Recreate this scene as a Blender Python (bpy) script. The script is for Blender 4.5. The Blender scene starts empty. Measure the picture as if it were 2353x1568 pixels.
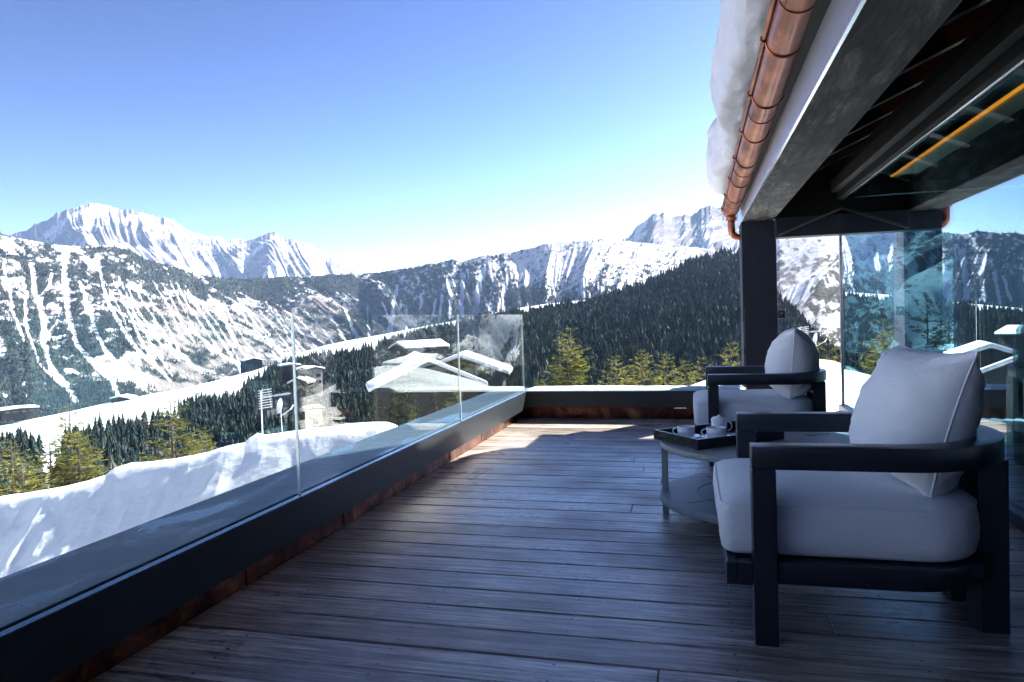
import bpy, bmesh, math, random
import numpy as np
from mathutils import Vector, Matrix
rnd = random.Random(7)
PI = math.pi
sc = bpy.context.scene
col = sc.collection

# ------------------------------------------------------------------ camera
EYE = 1.10
YAW, PITCH, ROLL = math.radians(14.5415645), math.radians(1.75978353), math.radians(1.77560053)
FPX, CX, CY = 1600.0, 1176.5, 784.0            # focal length and centre in a 2353 px wide frame
_F = np.array([-math.sin(YAW)*math.cos(PITCH), math.cos(YAW)*math.cos(PITCH), -math.sin(PITCH)])
_R = np.cross(_F, [0, 0, 1]); _R /= np.linalg.norm(_R); _U = np.cross(_R, _F)
_c, _s = math.cos(ROLL), math.sin(ROLL)
_R, _U = _c*_R-_s*_U, _s*_R+_c*_U
cam_d = bpy.data.cameras.new('camera'); cam = bpy.data.objects.new('camera', cam_d); col.objects.link(cam)
cam_d.sensor_width = 36; cam_d.lens = 36*FPX/2353; cam_d.clip_start = 0.05; cam_d.clip_end = 40000
cam.matrix_world = Matrix(((_R[0], _U[0], -_F[0], 0), (_R[1], _U[1], -_F[1], 0), (_R[2], _U[2], -_F[2], EYE), (0, 0, 0, 1)))
sc.camera = cam

# ------------------------------------------------------------------ world, sun, exposure
SUN_AZ, SUN_EL = math.radians(35.5), math.radians(37.5)   # azimuth from +Y towards +X
w = bpy.data.worlds.new('World'); sc.world = w; w.use_nodes = True
wn = w.node_tree.nodes; wl = w.node_tree.links
sky = wn.new('ShaderNodeTexSky'); sky.sky_type = 'NISHITA'; sky.sun_disc = False
sky.sun_elevation = SUN_EL; sky.sun_rotation = SUN_AZ
sky.altitude = 1800; sky.air_density = 1.0; sky.dust_density = 1.0; sky.ozone_density = 3.0
# clear high-altitude winter sky: the Nishita sky with a little more contrast from zenith to horizon
SKG, SKT = 2.3, (14.4, 8.3, 6.0)
_a = wn.new('ShaderNodeVectorMath'); _a.operation = 'SCALE'; _a.inputs['Scale'].default_value = 0.1; wl.new(sky.outputs[0], _a.inputs[0])
_g = wn.new('ShaderNodeGamma'); _g.inputs['Gamma'].default_value = SKG; wl.new(_a.outputs[0], _g.inputs[0])
_m = wn.new('ShaderNodeVectorMath'); _m.operation = 'MULTIPLY'; _m.inputs[1].default_value = SKT; wl.new(_g.outputs[0], _m.inputs[0])
wl.new(_m.outputs[0], wn['Background'].inputs['Color']); wn['Background'].inputs['Strength'].default_value = 0.12
sd = bpy.data.lights.new('sun', 'SUN'); sd.energy = 3.7; sd.angle = math.radians(0.53); sd.color = (1.0, 0.955, 0.89)
so = bpy.data.objects.new('sun', sd); col.objects.link(so)
SDIR = Vector((math.sin(SUN_AZ)*math.cos(SUN_EL), math.cos(SUN_AZ)*math.cos(SUN_EL), math.sin(SUN_EL)))
so.rotation_euler = (SDIR).to_track_quat('Z', 'Y').to_euler(); so.location = (5, 5, 30)
sc.view_settings.view_transform = 'Standard'; sc.view_settings.look = 'None'
sc.view_settings.gamma = 1; sc.view_settings.exposure = 2.85
sc.cycles.max_bounces = 8; sc.cycles.transparent_max_bounces = 24
sc.cycles.caustics_reflective = False; sc.cycles.caustics_refractive = False
sc.cycles.use_denoising = True

# ------------------------------------------------------------------ helpers
def angs(px, py):
    """photo direction -> (azimuth from +Y to +X, tangent of elevation)"""
    d = _F + (px-CX)/FPX*_R - (py-CY)/FPX*_U
    return math.atan2(d[0], d[1]), d[2]/math.hypot(d[0], d[1])
def proj(P):
    P = np.asarray(P, float); d = P-np.array([0, 0, EYE]); z = d@_F
    return CX+FPX*(d@_R)/z, CY-FPX*(d@_U)/z
def spot(px, py, dist):
    a, t = angs(px, py); return (dist*math.sin(a), dist*math.cos(a), EYE+dist*t)

def _h(ix, iy, s):
    n = (ix*374761393+iy*668265263+s*974634777) & 0xffffffff
    n = ((n ^ (n >> 13))*1274126177) & 0xffffffff
    n = (n ^ (n >> 16))
    return (n & 0xffffff)/float(0xffffff)
def vn(x, y, s=0):
    x = np.asarray(x, float); y = np.asarray(y, float)
    x, y = np.broadcast_arrays(x, y)
    ix = np.floor(x).astype(np.int64); iy = np.floor(y).astype(np.int64)
    fx = x-ix; fy = y-iy
    fx = fx*fx*fx*(fx*(fx*6-15)+10); fy = fy*fy*fy*(fy*(fy*6-15)+10)
    a = _h(ix, iy, s); b = _h(ix+1, iy, s); c = _h(ix, iy+1, s); d = _h(ix+1, iy+1, s)
    return (a*(1-fx)+b*fx)*(1-fy)+(c*(1-fx)+d*fx)*fy
def fbm(x, y, s=0, o=4):
    t = 0; a = .5; n = 0
    for i in range(o):
        t = t+a*vn(x*2**i+17.3*i, y*2**i-9.1*i, s+i); n += a; a *= .5
    return t/n
def ridged(x, y, s=0, o=4):
    t = 0; a = .5; n = 0
    for i in range(o):
        t = t+a*(1-np.abs(2*vn(x*2**i+5.7*i, y*2**i+3.3*i, s+i)-1)); n += a; a *= .55
    return t/n
def sstep(a, b, x):
    t = np.clip((x-a)/(b-a), 0, 1); return t*t*(3-2*t)

def mesh_np(name, V, Fq, mats, mi=None, smooth=True, attrs=None):
    """V (n,3), Fq (m,k) with k = 3 or 4"""
    me = bpy.data.meshes.new(name)
    V = np.ascontiguousarray(V, dtype=np.float32); Fq = np.ascontiguousarray(Fq, dtype=np.int32)
    m, k = Fq.shape
    me.vertices.add(len(V)); me.vertices.foreach_set('co', V.ravel())
    me.loops.add(m*k); me.loops.foreach_set('vertex_index', Fq.ravel())
    me.polygons.add(m); me.polygons.foreach_set('loop_start', np.arange(0, m*k, k, dtype=np.int32))
    me.polygons.foreach_set('loop_total', np.full(m, k, dtype=np.int32))
    me.polygons.foreach_set('use_smooth', np.full(m, smooth, dtype=bool))
    if mi is not None: me.polygons.foreach_set('material_index', np.ascontiguousarray(mi, dtype=np.int32))
    for a, v in (attrs or {}).items():
        at = me.attributes.new(a, 'FLOAT', 'POINT'); at.data.foreach_set('value', np.ascontiguousarray(v, dtype=np.float32).ravel())
    for mt in (mats if isinstance(mats, (list, tuple)) else [mats]): me.materials.append(mt)
    me.update(); me.validate()
    return me
def link(name, me, parent=None):
    o = bpy.data.objects.new(name, me); col.objects.link(o)
    if parent is not None: o.parent = parent
    return o
def tag(o, label=None, cat=None, group=None, kind=None):
    if label: o['label'] = label
    if cat: o['category'] = cat
    if group: o['group'] = group
    if kind: o['kind'] = kind
    return o
def empty(name, loc=(0, 0, 0), rz=0):
    o = bpy.data.objects.new(name, None); col.objects.link(o); o.location = loc; o.rotation_euler = (0, 0, rz)
    o.empty_display_size = .1
    return o
class MB:
    """collects shapes into one mesh"""
    def __init__(s): s.bm = bmesh.new()
    def box(s, x0, x1, y0, y1, z0, z1):
        v = [s.bm.verts.new(p) for p in ((x0,y0,z0),(x1,y0,z0),(x1,y1,z0),(x0,y1,z0),(x0,y0,z1),(x1,y0,z1),(x1,y1,z1),(x0,y1,z1))]
        for f in ((0,3,2,1),(4,5,6,7),(0,1,5,4),(1,2,6,5),(2,3,7,6),(3,0,4,7)): s.bm.faces.new([v[i] for i in f])
        return s
    def hexa(s, P):
        v = [s.bm.verts.new(p) for p in P]
        for f in ((0,3,2,1),(4,5,6,7),(0,1,5,4),(1,2,6,5),(2,3,7,6),(3,0,4,7)): s.bm.faces.new([v[i] for i in f])
        return s
    def bar(s, a, b, w, h=None, up=(0,0,1)):
        a = Vector(a); b = Vector(b); h = h or w; d = (b-a).normalized()
        x = d.cross(Vector(up)); x = x.normalized() if x.length > 1e-4 else Vector((1,0,0)); y = x.cross(d).normalized()
        P = [a+x*sx*w/2+y*sy*h/2 for sx, sy in ((-1,-1),(1,-1),(1,1),(-1,1))]+[b+x*sx*w/2+y*sy*h/2 for sx, sy in ((-1,-1),(1,-1),(1,1),(-1,1))]
        return s.hexa(P)
    def tube(s, pts, rad, n=12, cap=True, closed=False):
        pts = [Vector(p) for p in pts]; rr = rad if isinstance(rad, (list, tuple)) else [rad]*len(pts)
        rings = []; ref = Vector((0.13, 0.07, 1)).normalized()
        m = len(pts)
        for i, p in enumerate(pts):
            if closed: d = pts[(i+1) % m]-pts[i-1]
            else: d = pts[min(i+1, m-1)]-pts[max(i-1, 0)]
            d.normalize(); x = d.cross(ref)
            if x.length < .05: x = d.cross(Vector((1, 0, 0)))
            x.normalize(); y = d.cross(x)
            rings.append([s.bm.verts.new(p+(x*math.cos(2*PI*k/n)+y*math.sin(2*PI*k/n))*rr[i]) for k in range(n)])
        for i in range(m if closed else m-1):
            A = rings[i]; B = rings[(i+1) % m]
            for k in range(n): s.bm.faces.new((A[k], A[(k+1) % n], B[(k+1) % n], B[k]))
        if cap and not closed:
            s.bm.faces.new(rings[0][::-1]); s.bm.faces.new(rings[-1])
        return s
    def lathe(s, prof, c=(0,0,0), n=32):
        rings = []
        for r, z in prof:
            if r < 1e-5: rings.append([s.bm.verts.new((c[0], c[1], c[2]+z))])
            else: rings.append([s.bm.verts.new((c[0]+r*math.cos(2*PI*k/n), c[1]+r*math.sin(2*PI*k/n), c[2]+z)) for k in range(n)])
        for A, B in zip(rings, rings[1:]):
            for k in range(n):
                if len(A) == 1 and len(B) == 1: continue
                if len(A) == 1: s.bm.faces.new((A[0], B[(k+1) % n], B[k])[::-1])
                elif len(B) == 1: s.bm.faces.new((A[k], A[(k+1) % n], B[0]))
                else: s.bm.faces.new((A[k], A[(k+1) % n], B[(k+1) % n], B[k]))
        return s
    def sweep(s, path, prof, side=None, cap=True):
        """path: xyz list (horizontal curve); prof: list of (offset to the left normal, z)"""
        rings = []; m = len(path); pv = [Vector(p) for p in path]
        for i, p in enumerate(pv):
            d = pv[min(i+1, m-1)]-pv[max(i-1, 0)]; d.z = 0; d.normalize(); nrm = Vector((-d.y, d.x, 0))
            rings.append([s.bm.verts.new(p+nrm*a+Vector((0, 0, b))) for a, b in prof])
        n = len(prof)
        for A, B in zip(rings, rings[1:]):
            for k in range(n): s.bm.faces.new((A[k], A[(k+1) % n], B[(k+1) % n], B[k]))
        if cap: s.bm.faces.new(rings[0][::-1]); s.bm.faces.new(rings[-1])
        return s
    def build(s, name, mat, parent=None, bevel=0, seg=2, smooth=False, loc=None):
        bm = s.bm
        bmesh.ops.recalc_face_normals(bm, faces=bm.faces)
        if bevel:
            es = [e for e in bm.edges if len(e.link_faces) == 2 and e.calc_face_angle(0) > .6]
            bmesh.ops.bevel(bm, geom=es, offset=bevel, segments=seg, profile=.5, affect='EDGES', clamp_overlap=True)
        me = bpy.data.meshes.new(name); bm.to_mesh(me); bm.free()
        for mt in (mat if isinstance(mat, (list, tuple)) else [mat]): me.materials.append(mt)
        if smooth:
            me.polygons.foreach_set('use_smooth', [True]*len(me.polygons))
            if smooth != 'all': me.set_sharp_from_angle(angle=math.radians(40))
        o = link(name, me, parent)
        if loc: o.location = loc
        return o

# ------------------------------------------------------------------ materials
class NT:
    def __init__(s, name):
        s.m = bpy.data.materials.new(name); s.m.use_nodes = True; s.t = s.m.node_tree
        s.n = s.t.nodes; s.l = s.t.links; s.p = s.n['Principled BSDF']; s.out = s.n['Material Output']
    def new(s, t, **k):
        n = s.n.new(t)
        for a, v in k.items(): setattr(n, a, v)
        return n
    def set(s, n, i, v):
        if isinstance(v, bpy.types.NodeSocket): s.l.new(v, n.inputs[i])
        elif v is not None:
            if isinstance(v, tuple) and len(v) == 3 and n.inputs[i].type == 'RGBA': v = v+(1,)
            n.inputs[i].default_value = v
    def pos(s, scale=(1, 1, 1), obj=False, rot=None):
        c = s.new('ShaderNodeTexCoord').outputs['Object'] if obj else s.new('ShaderNodeNewGeometry').outputs['Position']
        mp = s.new('ShaderNodeMapping'); s.l.new(c, mp.inputs[0]); mp.inputs['Scale'].default_value = scale
        if rot: mp.inputs['Rotation'].default_value = rot
        return mp.outputs[0]
    def noise(s, vec, scale, detail=4, rough=.55, dist=0):
        n = s.new('ShaderNodeTexNoise'); s.l.new(vec, n.inputs['Vector']); n.inputs['Scale'].default_value = scale
        n.inputs['Detail'].default_value = detail; n.inputs['Roughness'].default_value = rough; n.inputs['Distortion'].default_value = dist
        return n.outputs['Fac']
    def ramp(s, fac, stops):
        r = s.new('ShaderNodeValToRGB'); s.l.new(fac, r.inputs[0]); e = r.color_ramp.elements
        while len(e) > 1: e.remove(e[0])
        e[0].position = stops[0][0]; c = stops[0][1]; e[0].color = (c, c, c, 1) if not isinstance(c, tuple) else c+(1,)
        for p, c in stops[1:]:
            q = e.new(p); q.color = (c, c, c, 1) if not isinstance(c, tuple) else c+(1,)
        return r.outputs['Color']
    def math(s, op, a, b=None, c=None, clamp=False):
        n = s.new('ShaderNodeMath', operation=op, use_clamp=clamp); s.set(n, 0, a)
        if b is not None: s.set(n, 1, b)
        if c is not None: s.set(n, 2, c)
        return n.outputs[0]
    def mix(s, fac, a, b, mode='MIX'):
        n = s.new('ShaderNodeMix', data_type='RGBA', blend_type=mode); s.set(n, 0, fac)
        for i, v in ((6, a), (7, b)):
            if isinstance(v, bpy.types.NodeSocket): s.l.new(v, n.inputs[i])
            else: n.inputs[i].default_value = v+(1,)
        return n.outputs[2]
    def attr(s, name): return s.new('ShaderNodeAttribute', attribute_name=name).outputs['Fac']
    def bump(s, h, strength=.3, dist=.01):
        b = s.new('ShaderNodeBump'); b.inputs['Strength'].default_value = strength; b.inputs['Distance'].default_value = dist
        s.l.new(h, b.inputs['Height']); s.l.new(b.outputs[0], s.p.inputs['Normal']); return b
    def base(s, c, rough=.6, metal=0, spec=None):
        s.set(s.p, 'Base Color', c); s.set(s.p, 'Roughness', rough); s.set(s.p, 'Metallic', metal)
        if spec is not None: s.set(s.p, 'Specular IOR Level', spec)
        return s
M = {}
def plain(name, c, rough=.6, metal=0, var=.15, scale=8, bump=0, spec=None, obj=True):
    t = NT(name); v = t.pos(obj=obj); n = t.noise(v, scale, 5)
    t.base(t.mix(n, tuple(x*(1-var) for x in c), tuple(min(1, x*(1+var)) for x in c)), rough, metal, spec)
    if bump: t.bump(n, bump, .01)
    M[name] = t.m; return t.m
# snow (near)
t = NT('snow'); v = t.pos(); n1 = t.noise(v, .9, 5, .55); n2 = t.noise(v, 6, 6, .65); n3 = t.noise(v, 90, 2, .5)
t.base(t.mix(n1, (.80, .83, .88), (.90, .91, .93)), .75, 0, .25)
hh = t.math('ADD', t.math('ADD', t.math('MULTIPLY', n1, 1.2), t.math('MULTIPLY', n2, .30)), t.math('MULTIPLY', n3, .03)); t.bump(hh, .4, .10); M['snow'] = t.m
t.p.inputs['Subsurface Weight'].default_value = 0.0
t = NT('snow_far'); v = t.pos(); n1 = t.noise(v, .02, 7, .62); n2 = t.noise(v, .3, 4)
t.base(t.mix(n2, (.82, .84, .88), (.92, .92, .92)), .8, 0, .2); t.bump(t.math('ADD', n1, t.math('MULTIPLY', n2, .06)), .6, 20); M['snow_far'] = t.m
# mountain : snow, rock, brush and forest by attributes computed on the slope
t = NT('mountain_slope'); v = t.pos(); fo = t.attr('forest'); ro = t.attr('rock'); br = t.attr('brush')
nf = t.noise(v, .035, 8, .7); ng = t.noise(v, .009, 6, .65)
snow = t.mix(ng, (.60, .63, .70), (.80, .80, .82))
rock = t.mix(nf, (.06, .06, .08), (.26, .24, .24)); brush = t.mix(nf, (.12, .095, .09), (.34, .30, .285))
forest = t.mix(nf, (.020, .030, .030), (.07, .075, .06))
r_f = t.math('MULTIPLY_ADD', nf, 1.6, -.8)
def thr(a, k=4.0): return t.math('MULTIPLY_ADD', t.math('ADD', a, r_f), k, .5-.5*k, clamp=True)
c = t.mix(thr(br), snow, brush); c = t.mix(thr(ro, 6), c, rock); c = t.mix(thr(fo, 6), c, forest)
t.base(c, .85, 0, .1); t.bump(nf, .7, 25); M['mountain'] = t.m
# ground under the woods
t = NT('wood_floor'); v = t.pos(); fo = t.attr('forest'); nf = t.noise(v, .05, 6, .65); n2 = t.noise(v, .5, 5, .6)
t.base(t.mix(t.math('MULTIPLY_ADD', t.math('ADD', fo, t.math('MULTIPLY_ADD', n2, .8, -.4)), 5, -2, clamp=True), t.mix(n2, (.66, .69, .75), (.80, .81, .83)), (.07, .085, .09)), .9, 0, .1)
t.bump(t.math('ADD', t.math('ADD', nf, t.math('MULTIPLY', n2, .2)), t.math('MULTIPLY', t.noise(t.pos((1, .35, 1)), .03, 5, .6, 1.2), 3.0)), .8, 5); M['wood_floor'] = t.m
def foliage(name, a, b, transl=.25):
    t = NT(name); v = t.pos(obj=True); n = t.noise(v, 1.3, 4); oi = t.new('ShaderNodeObjectInfo').outputs['Random']; ri = t.new('ShaderNodeNewGeometry').outputs['Random Per Island']
    c = t.mix(t.math('ADD', t.math('ADD', t.math('MULTIPLY', n, .5), t.math('MULTIPLY', oi, .25)), t.math('MULTIPLY_ADD', ri, .9, -.4), clamp=True), a, b); t.base(c, .75, 0, .15)
    tr = t.new('ShaderNodeBsdfTranslucent'); t.l.new(c, tr.inputs[0]); ms = t.new('ShaderNodeMixShader'); ms.inputs[0].default_value = transl
    t.l.new(t.p.outputs[0], ms.inputs[1]); t.l.new(tr.outputs[0], ms.inputs[2]); t.l.new(ms.outputs[0], t.out.inputs[0]); M[name] = t.m
foliage('needles_sunlit_spruce', (.040, .052, .016), (.32, .285, .065), .4)  # yellow of sun on the needles is put into the colour
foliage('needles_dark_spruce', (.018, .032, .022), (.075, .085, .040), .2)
t = NT('needles_forest'); v = t.pos(); n = t.noise(v, .12, 3, .6); n2 = t.noise(v, 1.2, 3, .6); ri = t.new('ShaderNodeNewGeometry').outputs['Random Per Island']
c = t.mix(n, (.010, .026, .032), (.035, .058, .052)); c = t.mix(t.math('MULTIPLY_ADD', ri, 1.5, -.85, clamp=True), c, (.13, .125, .075)); c = t.mix(t.math('MULTIPLY_ADD', n2, 3, -1.95, clamp=True), c, (.30, .33, .36))  # bluish base holds the blue shade of the woods in its colour
t.base(c, .8, 0, .1); M['needles_forest'] = t.m
t = NT('shade_grey_snow'); v = t.pos(); n = t.noise(v, 2.2, 6, .65); n2 = t.noise(t.pos((1, .4, 1.5)), 5, 5, .6)
t.base(t.mix(n, (.40, .41, .45), (.66, .67, .71)), .6, 0, .3); t.bump(t.math('ADD', n, t.math('MULTIPLY', n2, .5)), .6, .05); M['shade_grey_snow'] = t.m  # grey-lavender of shaded snow is put into the colour
plain('bark', (.10, .07, .05), .9, var=.4, scale=20)
# deck
t = NT('deck_wood'); v = t.pos((1, 1, 1)); sx = t.new('ShaderNodeSeparateXYZ'); t.l.new(v, sx.inputs[0])
bi = t.attr('board'); cmb = t.new('ShaderNodeCombineXYZ'); t.l.new(t.math('MULTIPLY', sx.outputs[0], 1.0), cmb.inputs[0])
t.l.new(t.math('MULTIPLY', sx.outputs[1], 22), cmb.inputs[1]); t.l.new(t.math('MULTIPLY', bi, 37.0), cmb.inputs[2])
g1 = t.noise(cmb.outputs[0], 2.6, 9, .74, .5); g2 = t.noise(cmb.outputs[0], 5.5, 5, .7, .3); bl = t.noise(v, 1.1, 5, .6); bl2 = t.noise(v, 6, 5, .65)
c = t.ramp(g1, [(.36, (.075, .058, .050)), (.45, (.20, .165, .150)), (.53, (.38, .335, .315)), (.63, (.62, .58, .56))])
c = t.mix(1.0, c, t.ramp(bi, [(0, (.62, .52, .46)), (.25, (1.3, 1.17, 1.05)), (.5, (.85, .78, .74)), (.75, (1.6, 1.50, 1.40)), (1, (.92, .74, .62))]), 'MULTIPLY')
c = t.mix(t.math('MULTIPLY_ADD', g2, 5, -2.75, clamp=True), c, (.09, .075, .07))
c = t.mix(t.math('MULTIPLY_ADD', bl, 5, -2.3, clamp=True), c, t.mix(.6, c, (.10, .070, .060)), 'MIX')
c = t.mix(t.math('MULTIPLY_ADD', bl2, 5, -3.1, clamp=True), c, (.10, .08, .075))
wht = t.noise(t.pos((1, 3, 1)), 13, 4, .6); c = t.mix(t.math('MULTIPLY_ADD', wht, 9, -6.1, clamp=True), c, (.62, .62, .64))
# screws at the joists
fx = t.math('FRACT', t.math('DIVIDE', t.math('ADD', sx.outputs[0], .17), .56)); fy = t.attr('across')
dx = t.math('MULTIPLY', t.math('SUBTRACT', fx, .5), .56)
dy = t.math('SUBTRACT', t.math('ABSOLUTE', t.math('SUBTRACT', fy, .083)), .052)
rr = t.math('SQRT', t.math('ADD', t.math('MULTIPLY', dx, dx), t.math('MULTIPLY', dy, dy)))
scr = t.math('LESS_THAN', rr, .0055); c = t.mix(scr, c, (.02, .02, .022))
t.base(c, t.math('MULTIPLY_ADD', bl, 1.1, -.18), 0, .55)
t.set(t.p, 'Coat Weight', .15); t.set(t.p, 'Coat Roughness', .32)
t.bump(t.math('SUBTRACT', t.math('ADD', g1, t.math('MULTIPLY', g2, .4)), scr), .45, .004); M['deck'] = t.m
plain('under_deck', (.02, .018, .016), .9)
# metals
t = NT('anthracite_metal'); v = t.pos(); n = t.noise(v, 2.5, 6, .6); n2 = t.noise(v, 30, 3)
t.base(t.mix(n, (.040, .058, .066), (.075, .098, .108)), t.ramp(t.noise(t.pos((2.2, .7, 1)), 1.7, 5, .6, .5), [(.50, .42), (.57, .34), (.62, .12)]), 0, .45); t.bump(n2, .04, .003); M['cap_metal'] = t.m
t = NT('dark_fascia_metal'); v = t.pos(); n = t.noise(v, 3, 5)
t.base(t.mix(n, (.014, .018, .022), (.028, .034, .040)), .38, 0, .3); M['fascia_metal'] = t.m
t = NT('lip_metal'); t.base((.05, .08, .12), .10, .6, .8); M['lip'] = t.m
t = NT('copper_sheet'); v = t.pos(); n = t.noise(v, 4, 6, .65, .6); n2 = t.noise(t.pos((1, 1, .25)), 14, 5, .6)
c = t.ramp(n, [(.38, (.05, .014, .010)), (.52, (.20, .060, .034)), (.66, (.50, .20, .10))]); c = t.mix(t.math('MULTIPLY_ADD', n2, 3, -1.5, clamp=True), c, (.09, .04, .03))
t.base(c, t.math('MULTIPLY_ADD', n2, .3, .25), .8); M['copper'] = t.m
t = NT('gutter_copper'); v = t.pos(); n = t.noise(t.pos((1, .35, 1)), 9, 6, .6, .3); n2 = t.noise(v, 60, 3)
c = t.ramp(n, [(.3, (.12, .040, .026)), (.5, (.30, .105, .062)), (.72, (.56, .25, .14))])
t.base(c, t.math('MULTIPLY_ADD', n, .35, .18), .85); t.bump(n2, .05, .003); M['gutter'] = t.m
t = NT('zinc_strip'); v = t.pos(); n = t.noise(v, 3, 5); t.base(t.mix(n, (.30, .32, .36), (.42, .44, .48)), .32, .6); M['zinc'] = t.m
t = NT('edge_strip'); t.base((.55, .56, .58), .25, .9); M['edge_strip'] = t.m
# woods
t = NT('charred_beam'); v = t.pos((3.4, .8, 3.4)); n = t.noise(v, 2.6, 9, .74, .7); n2 = t.noise(t.pos((5, 2.4, 5)), 6, 6, .75, 1.0)
c = t.ramp(n, [(.38, (.012, .011, .010)), (.48, (.045, .043, .040)), (.57, (.125, .12, .112)), (.70, (.30, .29, .27))])
t.base(t.mix(t.math('MULTIPLY_ADD', n2, 5, -2.5, clamp=True), t.mix(t.math('MULTIPLY_ADD', t.noise(t.pos((16, .7, 16)), 2.4, 5, .65, .6), 7, -3.6, clamp=True), c, (.014, .013, .012)), (.03, .028, .026)), .7, 0, .3); t.bump(t.math('ADD', n, t.math('MULTIPLY', n2, .5)), .8, .02); M['beam'] = t.m
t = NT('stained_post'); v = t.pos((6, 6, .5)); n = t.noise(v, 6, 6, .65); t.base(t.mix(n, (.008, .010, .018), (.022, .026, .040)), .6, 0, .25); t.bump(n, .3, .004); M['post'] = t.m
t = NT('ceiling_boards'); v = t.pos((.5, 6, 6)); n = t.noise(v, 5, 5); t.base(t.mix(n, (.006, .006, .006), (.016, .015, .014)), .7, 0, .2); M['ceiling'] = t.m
t = NT('rafter_wood'); v = t.pos((1, 8, 8)); n = t.noise(v, 4, 5); t.base(t.mix(n, (.045, .043, .042), (.10, .098, .095)), .55, 0, .3); M['rafter'] = t.m
t = NT('chair_wood'); v = t.pos((1, 1, 1), obj=True); n = t.noise(t.pos((1.5, 14, 14), obj=True), 5, 5); t.base(t.mix(n, (.007, .009, .013), (.018, .022, .031)), .36, 0, .5); t.bump(n, .08, .002); M['chair'] = t.m
t = NT('table_teak'); v = t.pos((2, 20, 2), obj=True); n = t.noise(v, 3, 7, .65); t.base(t.mix(n, (.16, .17, .17), (.42, .42, .40)), .5, 0, .35); t.bump(n, .2, .002); M['table'] = t.m
t = NT('linen'); v = t.pos(obj=True); n = t.noise(t.pos((4, 60, 160), obj=True), 3, 3, .6); n2 = t.noise(t.pos((160, 160, 6), obj=True), 3, 2); n3 = t.noise(v, 6, 5, .6, .8)
wv = t.math('ADD', n, t.math('MULTIPLY', n2, .5))
t.base(t.mix(t.math('MULTIPLY', wv, .7), (.84, .83, .85), (.95, .945, .95)), .9, 0, .1); t.bump(t.math('ADD', t.math('MULTIPLY', wv, .35), t.math('MULTIPLY', n3, 1.0)), .8, .018)
t.p.inputs['Sheen Weight'].default_value = .15; M['linen'] = t.m
t = NT('porcelain'); t.base((.80, .80, .80), .12, 0, .6); M['china'] = t.m
t = NT('tray_lacquer'); v = t.pos(obj=True); n = t.noise(v, 8, 3); t.base(t.mix(n, (.012, .012, .014), (.03, .032, .036)), .22, 0, .5); M['tray'] = t.m
t = NT('painted_metal'); t.base((.62, .63, .66), .4, .4); M['antenna'] = t.m
t = NT('black_plastic'); t.base((.01, .01, .012), .4); M['black'] = t.m
t = NT('steel'); t.base((.6, .6, .62), .25, 1); M['steel'] = t.m
def glass(name, r0, r1, p, tint, rtint, edge):
    t = NT(name); ng = t.new('ShaderNodeNewGeometry'); vm = t.new('ShaderNodeVectorMath', operation='DOT_PRODUCT')
    t.l.new(ng.outputs['Normal'], vm.inputs[0]); t.l.new(ng.outputs['Incoming'], vm.inputs[1])
    c = t.math('ABSOLUTE', vm.outputs['Value']); f = t.math('MULTIPLY_ADD', t.math('POWER', t.math('SUBTRACT', 1.0, c), p), r1-r0, r0)
    tr = t.new('ShaderNodeBsdfTransparent'); tr.inputs[0].default_value = tint+(1,)
    gl = t.new('ShaderNodeBsdfGlossy'); gl.inputs['Color'].default_value = rtint+(1,); gl.inputs['Roughness'].default_value = 0
    ms = t.new('ShaderNodeMixShader'); t.l.new(f, ms.inputs[0]); t.l.new(tr.outputs[0], ms.inputs[1]); t.l.new(gl.outputs[0], ms.inputs[2])
    t.l.new(ms.outputs[0], t.out.inputs[0]); M[name] = t.m
    t = NT(name+'_edge'); t.base(edge, .15, .2, .8); M[name+'_edge'] = t.m
glass('clear_pane', .022, .9, 4.4, (.93, .975, .970), (1, 1, 1), (.82, .90, .90))
glass('tinted_pane', .16, .95, 2.6, (.64, .86, .91), (.82, .92, 1.0), (.10, .13, .14))
glass('end_pane', .04, .9, 4.5, (.80, .92, .95), (1, 1, 1), (.3, .4, .42))
t = NT('led_strip'); t.p.inputs['Base Color'].default_value = (.9, .45, .08, 1); t.p.inputs['Emission Color'].default_value = (1, .22, .01, 1); t.p.inputs['Emission Strength'].default_value = .55; M['led'] = t.m
plain('pelmet_wood', (.34, .22, .12), .5, var=.3, scale=10)
t = NT('curtain_cloth'); t.base((.35, .36, .36), .9); M['curtain'] = t.m
plain('sofa_cloth', (.55, .60, .60), .9, var=.06)
plain('plaster', (.55, .50, .42), .9, var=.1); plain('chalet_timber', (.046, .042, .040), .85, var=.35, scale=2)
t = NT('window_glass'); t.base((.03, .04, .05), .08, 0, .8); M['window'] = t.m
plain('house_wood_dark', (.035, .032, .030), .7, var=.2)

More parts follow.
